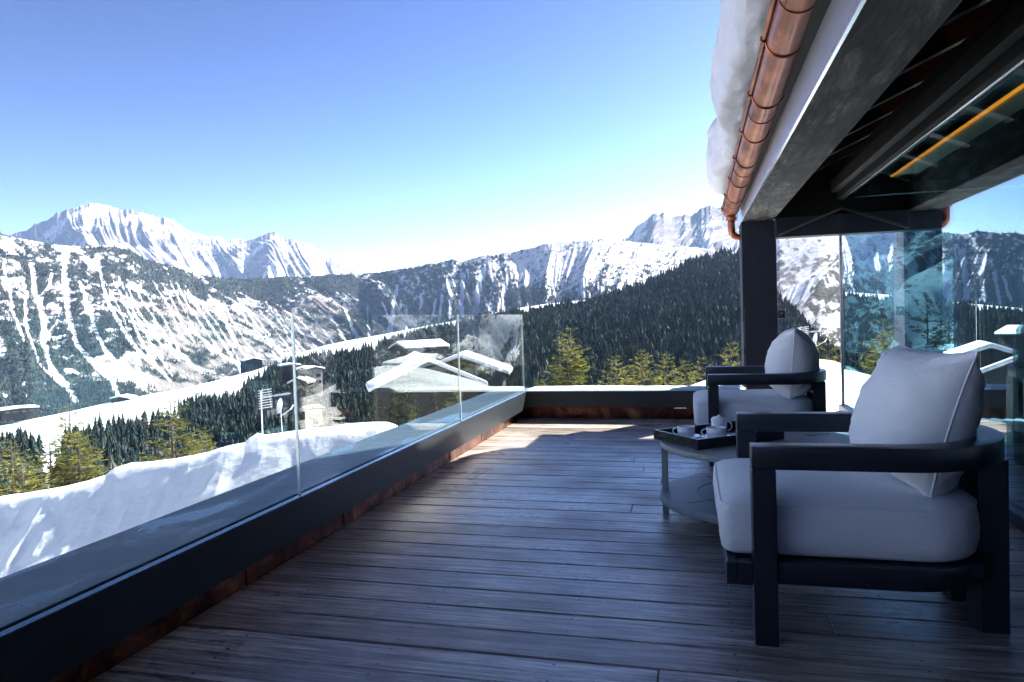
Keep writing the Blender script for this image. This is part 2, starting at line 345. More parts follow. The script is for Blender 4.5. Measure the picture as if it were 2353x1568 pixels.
# ------------------------------------------------------------------ terrain built on polar grids round the valley
def crest_fn(pts):
    A = sorted((angs(x, y) for x, y in pts)); xs = np.array([a for a, _ in A]); ts = np.array([b for _, b in A])
    return lambda az: np.interp(az, xs, ts)
def px_fn(pairs):                                   # value given along photo x -> function of azimuth
    A = sorted((angs(x, 740)[0], v) for x, v in pairs); xs = np.array([a for a, _ in A]); vs = np.array([v for _, v in A], float)
    return lambda az: np.interp(az, xs, vs)
def polar(name, az0, az1, naz, r_of, z_of, S, attrs_of, mat, label=None):
    """r_of(az, s), z_of(az, s) on a grid; S = list of s values"""
    az = np.linspace(az0, az1, naz)[None, :]; s = np.asarray(S)[:, None]
    AZ, SS = np.broadcast_arrays(az, s)
    R = r_of(AZ, SS); Z = z_of(AZ, SS, R)
    V = np.stack([R*np.sin(AZ), R*np.cos(AZ), Z], -1).reshape(-1, 3)
    n, m = AZ.shape; i = np.arange(n*m).reshape(n, m)
    Fq = np.stack([i[:-1, :-1], i[:-1, 1:], i[1:, 1:], i[1:, :-1]], -1).reshape(-1, 4)
    at = attrs_of(AZ, SS, R, Z) if attrs_of else {}
    me = mesh_np(name, V, Fq, mat, attrs=at)
    o = link(name, me)
    return o, AZ, SS, R, Z, at
A_ = lambda x: angs(x, 740)[0]
XPX = lambda az: CX+FPX*np.tan(az+YAW)
def s_list(nf, nb, back): return list(np.linspace(0, 1, nf))+list(1+np.linspace(0, back, nb+1)[1:])

# far massif on the left ------------------------------------------------
ca = crest_fn([(-400, 640), (-200, 600), (-60, 568), (40, 536), (60, 527), (85, 515), (108, 503), (130, 490), (150, 481), (162, 479), (178, 477), (212, 468), (226, 470), (240, 475), (262, 479), (280, 484), (300, 481), (318, 488), (333, 493), (352, 496), (370, 500), (388, 503), (402, 508), (418, 518), (428, 524), (445, 531), (470, 540), (498, 545), (520, 551), (540, 549), (565, 553), (590, 545), (612, 538), (632, 534), (645, 542), (660, 551), (675, 549), (692, 556), (712, 563), (726, 570), (740, 579), (755, 583), (770, 593), (785, 603), (800, 612), (825, 630), (860, 655), (1000, 700)])
def mount(name, crest, spurs, x0, x1, naz, nf, rcf, dfront, drop, L, amp, kshear, attrs, seed, back=.5, jag=0.0):
    rc = px_fn(rcf)
    def r_of(az, s): return rc(az)-dfront*(1-s)
    def z_of(az, s, R):
        Rc = rc(az); u = az*Rc
        j = jag*(ridged(u/(L*.20), 0*u, seed+9, 4)-.6)
        zc = EYE+crest(az)*Rc+j*np.where(s < 1, np.exp(-np.clip(1-s, 0, 1)*7), 1)
        k = 1-np.clip(s, 0, 1)
        uu = u-kshear(az)*k*dfront+L*.5*(fbm(u/L/2.2, s*1.6, seed+4, 3)-.5)
        g = ridged(uu/L, s*.35+3, seed, 5)-.62
        g2 = ridged(uu/(L*.3), s*1.2, seed+20, 4)-.6
        sp_ = 0
        for sx, dr, wd_, am in (spurs or ()):
            dxx = XPX(az)-sx-dr*k*100; sp_ = sp_+am*.75*np.clip(k*1.6, 0, 1)*(1-.6*k)*(np.clip(1-np.abs(dxx)/wd_, 0, 1)**.8-.3*np.exp(-((dxx+wd_*.8)/(wd_*.5))**2))
        env = np.where(s < 1, np.clip(k*7, 0, 1)*(.35+.65*k), 0)
        gg = ridged(uu/(L*.62)+.35*fbm(u/400, k*3, 3, 3), k*.9, 40, 3); z = zc-drop(az)*k**.92+amp*env*((g+.35*g2)*1.6-.55*sstep(.70, .95, gg))+sp_*(s < 1)
        return np.where(s > 1, zc-(s-1)*dfront*.9+amp*.4*np.minimum((s-1)*8, 1)*(g-.1), z)
    o = polar(name, A_(x0), A_(x1), naz, r_of, z_of, s_list(nf, 8, back), attrs, M['mountain'])
    tag(o[0], kind='structure'); return o
def at_a(AZ, S, R, Z):
    u = AZ*R; k = np.clip(1-S, 0, 1)
    # local slope gives bare rock
    gz = np.abs(np.gradient(Z, axis=1))/np.maximum(np.abs(np.gradient(u, axis=1)), 1)
    n = fbm(u/260, k*9, 61, 5)
    left = sstep(A_(330), A_(120), AZ)
    rock = .46+.62*(n-.5)*2*.8+.22*(ridged(u/240+k*4, k*14, 67, 4)-.6)*2+.35*np.clip(gz-.5, 0, 1)-.25*sstep(.25, .6, k)+.12*left
    return dict(forest=np.zeros_like(Z), rock=rock, brush=np.zeros_like(Z)+.1)
mount('mountain_massif', ca, [(214, -.3, 75, 420), (345, .6, 60, 180), (405, .5, 45, 200), (500, .3, 40, 120), (632, -.2, 45, 260), (712, .4, 35, 160), (770, .4, 30, 90)], -320, 950, 1100, 190, [(-400, 9000), (1000, 9000)], 3000, lambda az: 1500+0*az, 520, 330, lambda az: .25+0*az, at_a, 11, jag=58)
# far peaks on the right -------------------------------------------------
cd = crest_fn([(1250, 640), (1380, 600), (1430, 553), (1445, 540), (1460, 526), (1475, 513), (1490, 503), (1500, 495), (1512, 492), (1525, 485), (1535, 489), (1545, 496), (1560, 497), (1575, 491), (1590, 493), (1600, 489), (1610, 480), (1622, 474), (1635, 471), (1648, 474), (1660, 476), (1700, 468), (1760, 455), (1850, 470), (1950, 490), (2100, 520), (2400, 560)])
mount('mountain_peaks', cd, [(1525, -.5, 45, 260), (1600, .2, 35, 150), (1640, .2, 40, 200)], 1280, 2300, 620, 150, [(1200, 7000), (2400, 7000)], 2200, lambda az: 1000+0*az, 420, 250, lambda az: -.35+0*az, at_a, 31, jag=60)
# long wooded wall across the valley --------------------------------------
cb = crest_fn([(-500, 500), (-200, 520), (0, 536), (40, 546), (60, 549), (90, 556), (120, 560), (160, 566), (200, 565), (240, 563), (280, 572), (300, 574), (322, 588), (350, 600), (385, 608), (420, 618), (450, 630), (485, 636), (520, 641), (560, 641), (600, 640), (650, 635), (700, 636), (760, 631), (830, 632), (860, 627), (900, 621), (950, 614), (1000, 605), (1040, 596), (1052, 601), (1100, 591), (1150, 582), (1180, 579), (1220, 570), (1250, 561), (1280, 558), (1320, 556), (1360, 550), (1400, 549), (1430, 553), (1480, 560), (1560, 566), (1640, 574), (1700, 590), (1780, 600)])
def _z1(x, y): return (.3907*x, 429+.3907*y)
def _z2(x, y): return (674+.3517*x, 490+.3517*y)
CHUTES = []
for zf_, w0, w1, L_ in ((_z1, 5, 5, [(370, 330), (385, 420), (380, 520), (395, 620), (400, 720), (420, 830), (460, 930), (520, 1010), (600, 1080), (660, 1150), (700, 1240)]),
    (_z1, 5, 7, [(190, 470), (200, 600), (235, 680), (255, 780), (260, 900), (275, 1000), (300, 1060), (340, 1120), (390, 1180), (450, 1250)]),
    (_z1, 3, 4, [(300, 520), (290, 580), (250, 640), (240, 680)]), (_z1, 3, 3, [(130, 540), (160, 640), (150, 760), (160, 850), (190, 930), (225, 1030), (300, 1100), (350, 1160)]),
    (_z1, 3, 4, [(470, 560), (500, 640), (510, 720), (545, 780), (560, 840), (600, 930), (680, 1040), (760, 1120), (850, 1190)]),
    (_z1, 3, 3, [(570, 400), (590, 500), (610, 600), (640, 700), (700, 800), (760, 900), (850, 1000), (960, 1100), (1000, 1150)]),
    (_z1, 3, 3, [(340, 790), (290, 860), (275, 900)]), (_z1, 2, 3, [(20, 480), (60, 600), (70, 720), (110, 820), (140, 900)]), (_z1, 2.5, 3, [(1110, 840), (1200, 900), (1300, 990), (1430, 1060)]),
    (_z2, 2.5, 3, [(580, 580), (620, 680), (630, 800)]), (_z2, 3, 4, [(680, 480), (660, 560), (650, 620), (638, 780)]), (_z2, 2, 3, [(740, 600), (745, 760)]), (_z2, 2.5, 3, [(835, 540), (830, 720)]),
    (_z2, 2, 3, [(480, 600), (490, 700), (500, 820)]), (_z2, 2.5, 4, [(330, 600), (380, 740), (420, 830)]), (_z2, 2.5, 3.5, [(230, 660), (300, 770), (350, 850)]), (_z2, 2, 3, [(930, 560), (905, 700)]), (_z2, 2.5, 3, [(970, 540), (955, 700)]),
    (_z2, 4, 5, [(1110, 420), (1100, 560), (1105, 670)]), (_z2, 4, 5, [(1240, 370), (1210, 500), (1185, 650)]), (_z2, 4, 4, [(1400, 430), (1370, 540), (1350, 620)]), (_z2, 3, 3, [(1010, 440), (1030, 560), (1020, 680)])):
    CHUTES.append((w0, w1, [zf_(*p) for p in L_]))
_r = np.random.RandomState(17)
for i_ in range(26):                                 # thin diagonal runnels on the eroded middle part
    x_ = 600+48*i_+_r.uniform(-14, 14); y_ = 470+i_*9+_r.uniform(0, 120); L_ = _r.uniform(.55, 1.0)
    CHUTES.append((1.2, _r.uniform(1.4, 2.4), [_z1(x_+330*q*L_+12*math.sin(q*5+i_), y_+(620-i_*9)*q*L_) for q in np.linspace(0, 1, 7)]))
DARKS = [(*_z1(240, 500), 34, 36, .28), (*_z1(620, 520), 16, 45, .30), (*_z1(690, 370), 22, 14, .35), (*_z1(60, 950), 60, 80, .22), (*_z1(150, 1130), 90, 60, .35), (*_z1(560, 1180), 60, 40, .22), (*_z1(900, 620), 30, 22, .18), (*_z1(1150, 570), 60, 16, .30),
    (*_z1(1480, 640), 90, 40, .22), (*_z1(1250, 850), 50, 30, .20), (*_z1(1620, 700), 60, 30, .18), (*_z2(330, 470), 70, 30, .25), (*_z2(450, 700), 60, 50, .35), (*_z2(700, 680), 80, 40, .32), (*_z2(1000, 640), 90, 30, .35), (*_z2(1150, 500), 50, 25, .15), (*_z2(1500, 560), 60, 22, .40), (*_z2(1400, 300), 60, 30, -.15), (*_z2(1700, 380), 90, 50, -.2), (*_z1(350, 300), 130, 14, -.25)]
ksh = px_fn([(-300, .02), (100, .12), (820, .62), (1000, .28), (1500, -.35), (1800, -.5)])
def at_b(AZ, S, R, Z):
    Rc = rcb(AZ); u = AZ*Rc; k = np.clip(1-S, 0, 1); X = XPX(AZ)
    uu = u-ksh(AZ)*k*1150
    gul = ridged(uu/205+.35*fbm(u/400, k*3, 3, 3), k*.9, 40, 3)     # long chutes down the slope
    gfi = ridged(uu/55, k*1.8, 45, 3)
    cl = fbm(uu/55, k*6, 50, 4); sp = fbm(uu/15, k*45, 55, 3); st = ridged(uu/26, k*1.4, 57, 3)
    bare = sstep(250, 420, X)*sstep(900, 760, X)                    # brushy, eroded part
    right = sstep(830, 960, X)
    left = sstep(330, 230, X)
    top = sstep(.16, .04, k)
    f = .62+.62*(cl-.5)+1.15*(sp-.5)
    f = f+left*(.0+.42*sstep(.40, .85, k)-.16*top)
    f = f+bare*(-.24+.50*sstep(.20, .06, k)+.20*sstep(.8, 1, k)+.55*(st-.62))
    f = f+right*(-.06+.22*sstep(.30, .75, k)+.20*sstep(1000, 850, X)*sstep(.3, .05, k)-.30*sstep(1050, 1250, X)*sstep(.4, .1, k)-.10*sstep(1200, 1400, X))
    f = f-.75*sstep(.80, .92, gul)*(1-.3*bare)*(1-.6*left*sstep(.6, .85, k))*sstep(.02, .2, k)
    f = f-.50*right*sstep(.60, .85, gfi)*sstep(.3, .6, k)
    f = np.maximum(f, left*sstep(.5, .7, k)*(.50+.5*(sp-.5)+.35*(cl-.5)))
    V_ = np.stack([R*np.sin(AZ), R*np.cos(AZ), Z], -1); px, py = proj(V_); px = px+5*(fbm(uu/22, k*30, 81, 3)-.5); py = py+8*(fbm(uu/30, k*20, 83, 3)-.5)
    blob = np.zeros_like(Z)
    for bx, by, rx, ry, am in DARKS: blob = blob+am*np.exp(-(((px-bx)/rx)**2+((py-by)/ry)**2)**2)
    ch = np.zeros_like(Z)
    for w0, w1, P_ in CHUTES:
        n_ = len(P_)-1
        for q_, (p0, p1) in enumerate(zip(P_, P_[1:])):
            x0, x1 = min(p0[0], p1[0])-14, max(p0[0], p1[0])+14; y0, y1 = min(p0[1], p1[1])-14, max(p0[1], p1[1])+14
            m_ = (px > x0) & (px < x1) & (py > y0) & (py < y1)
            X_ = px[m_]-p0[0]; Y_ = py[m_]-p0[1]; dx, dy = p1[0]-p0[0], p1[1]-p0[1]; L2 = dx*dx+dy*dy
            tt = np.clip((X_*dx+Y_*dy)/L2, 0, 1); dd = np.hypot(X_-tt*dx, Y_-tt*dy); ww = w0+(w1-w0)*(q_+tt)/n_
            ch[m_] = np.maximum(ch[m_], np.clip(1.6-dd/ww, 0, 1))
    ch = ch*sstep(.22, .5, fbm(uu/18+40, k*26, 87, 3)+.12); f = f+blob-.95*ch
    br = .40+bare*(.36+.75*(st-.6)+.35*(gul-.6))*sstep(.10, .3, k)+left*.05
    rock = .22+.18*(fbm(u/90, k*11, 58, 4)-.5)*2+.12*bare
    br = br-.5*ch; rock = rock-.3*ch
    return dict(forest=f, rock=rock, brush=br)
rcb = px_fn([(-400, 3000), (0, 3100), (300, 3300), (600, 3700), (850, 3900), (1100, 3700), (1400, 3500), (1800, 3400)])
dropb = px_fn([(-400, 760), (0, 740), (300, 700), (700, 640), (1100, 560), (1800, 520)])
oB = mount('mountain_wall', cb, None, -320, 1790, 1900, 330, [(-400, 3000), (0, 3100), (300, 3300), (600, 3700), (850, 3900), (1100, 3700), (1400, 3500), (1800, 3400)], 1150, lambda az: dropb(az), 330, 120, ksh, at_b, 71, jag=10)
# snowy flank on the right, beyond the post and the glass wall ----------------
cg = crest_fn([(1600, 640), (1690, 596), (1740, 560), (1790, 530), (1880, 490), (2000, 470), (2200, 450), (2500, 450), (3200, 500)])
def at_g(AZ, S, R, Z):
    u = AZ*R; k = np.clip(1-S, 0, 1)
    cl = fbm(u/60+k*5, k*9, 150, 5); sp = fbm(u/12, k*50, 155, 3)
    f = .36+1.15*(cl-.5)+.7*(sp-.5)+.22*sstep(.5, .95, k)
    return dict(forest=f, rock=.38+.8*(fbm(u/50, k*10, 158, 4)-.5), brush=.12+0*f)
mount('mountain_flank', cg, None, 1600, 3300, 900, 200, [(1500, 2100), (3300, 1900)], 1000, lambda az: 430+0*az, 260, 90, lambda az: -.6+0*az, at_g, 131, jag=8)

# piste plateau with woods in front of the wall -------------------------------
cf = crest_fn([(-900, 1150), (-300, 1050), (0, 978), (80, 962), (160, 946), (230, 930), (300, 915), (360, 903), (420, 893), (480, 879), (530, 866), (590, 850), (640, 832), (700, 808), (750, 793), (800, 783), (850, 774), (900, 765), (950, 755), (1000, 745), (1060, 735), (1130, 720), (1200, 707), (1260, 698), (1300, 694), (1360, 688), (1420, 686), (1470, 700), (1540, 720), (1700, 760), (1900, 830), (2300, 900), (3200, 950)])
rcF = px_fn([(-900, 620), (0, 700), (300, 760), (600, 900), (900, 1050), (1100, 1200), (1400, 1450), (1600, 1450), (1900, 900), (3200, 700)])
zf = px_fn([(-900, -13), (0, -12.5), (500, -13), (900, -14), (1300, -13), (1900, -12), (3200, -10)])
def rF(az, s): return np.where(s <= 1, 14+(rcF(az)-14)*np.clip(s, 0, 1)**1.6, rcF(az)*(1+(s-1)))
def zF(az, s, R):
    Rc = rcF(az); zc = EYE+cf(az)*Rc; q = np.clip((R-30)/(Rc-30), 0, 1)
    x = R*np.sin(az); y = R*np.cos(az)
    z0 = zf(az); zz = np.interp(R, [14, 55, 130, 330], [0, -1.5, -17, -38])+z0
    q2 = np.clip((R-330)/(Rc-330), 0, 1); zz = np.where(R > 330, (z0-38)+(zc-(z0-38))*q2**1.05, zz)
    zz = zz+(fbm(x/60, y/60, 200, 5)-.5)*16*np.sin(np.clip(q, 0, 1)*PI)**.8*np.clip(R/200, .05, 1)
    zz = zz+(fbm(x/18, y/18, 205, 4)-.5)*3.2*np.clip((1-q)*6, 0, 1)
    return np.where(s > 1, zc-(s-1)*Rc*.42, zz)
def wood_edge(X): # upper limit of the woods, photo y of ground, along photo x
    return np.interp(X, [-400, -10, 0, 60, 90, 110, 130, 150, 185, 200, 300, 400, 430, 520, 545, 610, 650, 700, 830, 920, 1020, 1100, 1180, 1300, 1420, 1500, 2400],
                        [1080, 1020, 1022, 1022, 1030, 1120, 1120, 1020, 1018, 1005, 985, 970, 945, 925, 915, 866, 850, 838, 812, 785, 757, 738, 726, 716, 706, 700, 700])
def at_f(AZ, S, R, Z):
    P = np.stack([R*np.sin(AZ), R*np.cos(AZ), Z], -1); px, py = proj(P)
    lf = sstep(1180, 1120, px); f = sstep(-6, 10, py-wood_edge(px))*(sstep(150, 300, R)*lf+sstep(30, 70, R)*(1-lf))
    return dict(forest=f*.85)
oF = polar('plateau_ground', A_(-800), A_(3200), 900, rF, zF, s_list(260, 6, .5), at_f, M['wood_floor']); tag(oF[0], kind='structure')
# snowy country beside and behind the terrace, rising to a ridge all round
bz0, bz1 = A_(-800)+.002, A_(3200)+.0-.002
def rR(az, s): return 14+(2600-14)*np.clip(s, 0, 1)**2.2+np.maximum(s-1, 0)*1500
def zR(az, s, R):
    x = R*np.sin(az); y = R*np.cos(az)
    z = -12.5-20*sstep(55, 330, R)+sstep(400, 2600, R)*(330+160*(fbm(az*3, 0*az, 260, 3)-.5))+(fbm(x/220, y/220, 262, 5)-.5)*90*sstep(200, 900, R)
    return np.where(s > 1, z-(s-1)*900, z)
def at_r(AZ, S, R, Z): return dict(forest=.40+1.0*(fbm(R*np.sin(AZ)/150, R*np.cos(AZ)/150, 266, 5)-.5)*sstep(60, 200, R)-.5*sstep(200, 60, R))
oR = polar('back_country', A_(3200), 2*PI+A_(-800), 360, rR, zR, s_list(130, 4, .5), at_r, M['wood_floor']); tag(oR[0], kind='structure')
# wooded hill behind the far rail ------------------------------------------------
ce = crest_fn([(1100, 800), (1180, 760), (1280, 728), (1380, 712), (1440, 690), (1500, 664), (1540, 648), (1580, 624), (1620, 609), (1660, 599), (1700, 597), (1740, 622), (1785, 700), (1830, 752), (1870, 800), (1930, 860), (2050, 930)])
rcE = px_fn([(1100, 900), (1400, 1150), (1700, 1350), (1800, 1000), (2050, 600)])
def rE(az, s): return np.where(s <= 1, 320+(rcE(az)-320)*np.clip(s, 0, 1), rcE(az)*(1+(s-1)))
def zE(az, s, R):
    Rc = rcE(az); zc = EYE+ce(az)*Rc; q = np.clip(s, 0, 1); x = R*np.sin(az); y = R*np.cos(az)
    z = -62+(zc+62)*q**1.1+(fbm(x/90, y/90, 220, 4)-.5)*30*np.sin(q*PI)
    return np.where(s > 1, zc-(s-1)*Rc*.5, z)
oE = polar('hill_ground', A_(1110), A_(2040), 320, rE, zE, s_list(120, 5, .4), lambda a, s, r, z: dict(forest=.36+1.0*(fbm(a*r/30, r/30, 230, 4)-.5)), M['wood_floor']); tag(oE[0], kind='structure')

def sampler(o):
    _, AZ, SS, R, Z, _a = o
    az = AZ[0]; n, m = AZ.shape
    def f(a, s):                                     # s given as index fraction along the front rows
        fi = np.interp(s, SS[:, 0], np.arange(n)); fj = (a-az[0])/(az[-1]-az[0])*(m-1)
        i = np.clip(fi.astype(int), 0, n-2); j = np.clip(fj.astype(int), 0, m-2); u = fi-i; v = fj-j
        def b(G): return (G[i, j]*(1-u)+G[i+1, j]*u)*(1-v)+(G[i, j+1]*(1-u)+G[i+1, j+1]*u)*v
        return b(R), b(Z)
    return f

# ------------------------------------------------------------------ small conifers for the woods
def conifer_lo(seed, tiers=6, sides=7, spread=.17):
    r = np.random.RandomState(seed); V = []; F = []
    def add(v, f):
        b = len(V); V.extend(v); F.extend([tuple(b+i for i in q) for q in f])
    add([(-.012, -.012, 0), (.012, -.012, 0), (.0, .014, 0), (0, 0, .9)], [(0, 1, 3), (1, 2, 3), (2, 0, 3)])
    nt = 3
    for k in range(tiers):
        q = k/(tiers-1); zt = .30+.70*((k+1)/tiers)**.95; zb = zt-.30*(1-.45*q); rad = spread*(1-q)**.8+.022
        vs = [(r.uniform(-.01, .01), r.uniform(-.01, .01), min(zt, 1.0))]
        ph = r.uniform(0, 6.28)
        for j in range(sides*2):
            a = ph+PI*j/sides+r.uniform(-.15, .15); rr = rad*(r.uniform(.85, 1.3) if j % 2 == 0 else r.uniform(.45, .65)); dz = (-.02 if j % 2 == 0 else .03)+r.uniform(-.015, .015)
            vs.append((rr*math.cos(a), rr*math.sin(a), zb+dz))
        add(vs, [(0, 1+j, 1+(j+1) % (sides*2)) for j in range(sides*2)])
    mi = [0]*nt+[1]*(len(F)-nt)
    return np.array(V), np.array(F), np.array(mi)
LO = [conifer_lo(1), conifer_lo(2, 7, 6, .14), conifer_lo(3, 5, 7, .19), conifer_lo(4, 6, 5, .12)]
TINY = [conifer_lo(5, 3, 4, .20), conifer_lo(6, 3, 3, .16)]
def forest_mesh(name, P, H, kinds, seed, mats):
    r = np.random.RandomState(seed); VV = []; FF = []; MI = []; b = 0
    which = r.randint(0, len(kinds), len(P)); rot = r.uniform(0, 6.28, len(P)); wd = r.uniform(.85, 1.3, len(P))
    for q, (V, F, mi) in enumerate(kinds):
        idx = np.where(which == q)[0]
        if not len(idx): continue
        c = np.cos(rot[idx])[:, None]; s = np.sin(rot[idx])[:, None]; h = H[idx][:, None]; ww = (wd[idx]*H[idx])[:, None]
        x = V[None, :, 0]; y = V[None, :, 1]
        X = P[idx, 0][:, None]+(x*c-y*s)*ww; Y = P[idx, 1][:, None]+(x*s+y*c)*ww; Z = P[idx, 2][:, None]+V[None, :, 2]*h-.3
        VV.append(np.stack([X, Y, Z], -1).reshape(-1, 3)); n = len(V)
        FF.append((F[None]+(np.arange(len(idx))*n)[:, None, None]+b).reshape(-1, 3)); MI.append(np.tile(mi, len(idx))); b += n*len(idx)
    me = mesh_np(name, np.concatenate(VV), np.concatenate(FF), mats, mi=np.concatenate(MI), smooth=False)
    return link(name, me)
WM = [M['bark'], M['needles_forest']]
fF = sampler(oF); fE = sampler(oE)
rs = np.random.RandomState(3)
# plateau woods
N = 150000
a = rs.uniform(A_(-120), A_(2300), N); r = np.sqrt(rs.uniform(75**2, 1440**2, N)); Rc = rcF(a)
sv = np.clip((r-14)/(Rc-14), 0, 1)**(1/1.6); R_, Z_ = fF(a, sv); P = np.stack([R_*np.sin(a), R_*np.cos(a), Z_], -1)
px, py = proj(P); ok = (r < Rc*.985) & (py > wood_edge(px)+2) & (py < 1400)
dens = np.clip(.25+1.8*(fbm(P[:, 0]/45, P[:, 1]/45, 300, 3)-.30), .05, 1)*np.clip((r/420), .3, 1)
clear = ((px < 1180) & (r < 150)) | ((px > 180) & (px < 1130) & (r < 190)) | ((px > 850) & (px < 1160) & (r > 118) & (r < 215)) | ((px > 640) & (px < 760) & (r > 190) & (r < 330))
ok &= (rs.uniform(0, 1, N) < dens*.60) & ~clear
PF = P[ok]; rFk = r[ok]; HF = rs.uniform(7, 14, len(PF))*np.clip(.7+.4*rFk/700, .7, 1.4)
# hill woods
N = 12000
a = rs.uniform(A_(1110), A_(2040), N); s_ = rs.uniform(0, 1, N)**.75; R_, Z_ = fE(a, s_); P = np.stack([R_*np.sin(a), R_*np.cos(a), Z_], -1)
cl = fbm(P[:, 0]/40, P[:, 1]/40, 310, 3); ok = rs.uniform(0, 1, N) < np.clip(.72+1.8*(cl-.42), .12, 1)
PE = P[ok]; HE = rs.uniform(16, 31, len(PE))
allP = np.concatenate([PF, PE]); allH = np.concatenate([HF, HE]); d = np.hypot(allP[:, 0], allP[:, 1])
px, py = proj(allP); vis = (px > -20) & (px < 1710) & (py > 640) & (py < 1130)
size = allH/d*vis; order = np.argsort(-size); near = order[:240]; rest = order[240:]
lo_me = []
for i, (V, F, mi) in enumerate(LO):
    lo_me.append(mesh_np('spruce_small', V, F, WM, mi=mi, smooth=False))
for n_, i in enumerate(near):
    o = link('spruce_tree', lo_me[n_ % 4]); p = allP[i]; o.location = (p[0], p[1], p[2]-.3); h = allH[i]; wd = rs.uniform(.9, 1.3)*h
    o.scale = (wd, wd, h); o.rotation_euler = (0, 0, rs.uniform(0, 6.28))
    tag(o, 'dark green spruce, one of the small trees in the shaded wood below the terrace', 'tree', 'spruces in the shaded wood')
fo = forest_mesh('forest', allP[rest], allH[rest], LO, 5, WM); tag(fo, 'dense dark conifer forest covering the plateau and the hill', 'forest', kind='stuff')
# specks of woodland on the valley wall, thinned by the same mask as the slope
_, AZ, SS, R, Z, at = oB
N = 150000
i = rs.randint(0, 329, N); j = rs.randint(0, AZ.shape[1]-1, N)
ff = at['forest'][i, j]; ok = rs.uniform(0, 1, N) < np.clip((ff-.42)*2.2, 0, .55)
i = i[ok]; j = j[ok]; P = np.stack([R[i, j]*np.sin(AZ[i, j]), R[i, j]*np.cos(AZ[i, j]), Z[i, j]], -1); P[:, :2] += rs.uniform(-2, 2, (len(P), 2))
fo = forest_mesh('far_forest', P, rs.uniform(10, 20, len(P)), TINY, 6, WM); tag(fo, 'scattered far conifers growing across the snowy valley wall', 'forest', kind='stuff')

# ------------------------------------------------------------------ thin blue mountain air
g = MB(); g.box(-12500, 12500, -4200, 12500, -1400, 1750); m_ = bpy.data.materials.new('mountain_air'); m_.use_nodes = True
nt_ = m_.node_tree; nt_.nodes.remove(nt_.nodes['Principled BSDF']); pv = nt_.nodes.new('ShaderNodeVolumePrincipled')
pv.inputs['Color'].default_value = (.38, .60, 1.0, 1); pv.inputs['Density'].default_value = 3.4e-5; pv.inputs['Anisotropy'].default_value = 0.0
nt_.links.new(pv.outputs[0], nt_.nodes['Material Output'].inputs['Volume']); o = g.build('haze', m_); tag(o, kind='stuff')

# ------------------------------------------------------------------ near conifers
def spruce(seed, h=10.0, spread=.26, whorls=30, per=8, sprays=11, needle='needles_sunlit_spruce', gap=.08, double=False, bare=.08):
    r = random.Random(seed); V = []; F = []
    def quad(c, u, v):
        b = len(V); V.extend([c-v*.5, c+u*.55+v*.12, c+u, c+u*.45-v*.75]); F.append((b, b+1, b+2, b+3))
    tops = [(0, 0, h)] + ([(h*.075, h*.02, h*.93)] if double else [])
    trunk = MB()
    for ti, (tx, ty, th) in enumerate(tops):
        z0 = 0 if ti == 0 else h*.55
        pts = [Vector((tx*(min(1, max(0, (z-z0)/(th*.25)))), ty, z)) for z in np.linspace(z0, th*.97, 9)]
        trunk.tube(pts, [max(.012, .016*h*(1-p.z/th)**.8) for p in pts], 7)
        W = whorls if ti == 0 else int(whorls*.45)
        for k in range(W):
            q = (k+r.uniform(-.2, .2))/W; q = min(max(q, 0), .995)
            z = (th*(bare+(1-bare)*q)) if ti == 0 else z0+(th-z0)*q
            L0 = spread*h*((1-q)**.72 if ti == 0 else .42*(1-q)**.8)+.05*h*.25
            for j in range(per):
                if r.random() < gap: continue
                a = r.uniform(0, 2*PI); L = L0*r.uniform(.55, 1.12); dr = r.uniform(-.30, -.02)+.55*q
                d = Vector((math.cos(a), math.sin(a), dr)); ox = tx*(1 if ti else 0)
                base = Vector((ox, ty*ti, z))
                b0 = len(trunk.bm.verts)
                tip = base+d*L+Vector((0, 0, L*.12))
                if L > .06*h: trunk.bar(base, base+d*L*.8, .012+.006*L, .012+.006*L)
                n = max(4, int(sprays*(.35+.65*(L/(spread*h)))))
                for s in range(n):
                    t = .18+.82*(s+r.random())/n; p = base+d*L*t+Vector((0, 0, L*.12*t*t))
                    sd = Vector((-d.y, d.x, 0)).normalized()*r.choice((-1, 1))
                    ln = h*.044*r.uniform(.6, 1.3)*(1.25-.5*t)*(1-q)**.35*(1.15 if q < .9 else .8)
                    u = (d*r.uniform(.5, 1.0)+sd*r.uniform(.2, 1.0)+Vector((0, 0, r.uniform(-.45, .22)))).normalized()*ln
                    for _ in range(2):
                        vv = Vector((r.uniform(-1, 1), r.uniform(-1, 1), r.uniform(-1, 1))); vv = (vv-u*(vv.dot(u)/u.dot(u))).normalized()*ln*r.uniform(.17, .30)
                        quad(p+Vector((r.uniform(-.05, .05), r.uniform(-.05, .05), r.uniform(-.05, .05)))*h*.1, u, vv)
    bm = trunk.bm; bmesh.ops.recalc_face_normals(bm, faces=bm.faces); tm = bpy.data.meshes.new('trunk'); bm.to_mesh(tm); bm.free(); tm.materials.append(M['bark'])
    cm = mesh_np('crown', np.array([tuple(v) for v in V]), np.array(F), M[needle], smooth=False)
    return tm, cm
SP = [spruce(21, 10, .24, 30, 8, 12, gap=.10, double=True), spruce(22, 10, .23, 34, 8, 11), spruce(23, 10, .30, 26, 8, 12, gap=.18), spruce(24, 10, .19, 32, 8, 11, gap=.15, bare=.02),
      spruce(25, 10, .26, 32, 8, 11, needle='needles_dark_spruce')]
def tree(px, py, dist, h, kind, label, wide=1.0, rz=0, group='conifers just below the terrace'):
    x, y, z = spot(px, py, dist); e = empty('spruce', (x, y, z-h), rz); s = h/10; e.scale = (s*wide, s*wide, s)
    tm, cm = SP[kind]; link('trunk', tm, e); link('crown', cm, e); tag(e, label, 'tree', group); return e
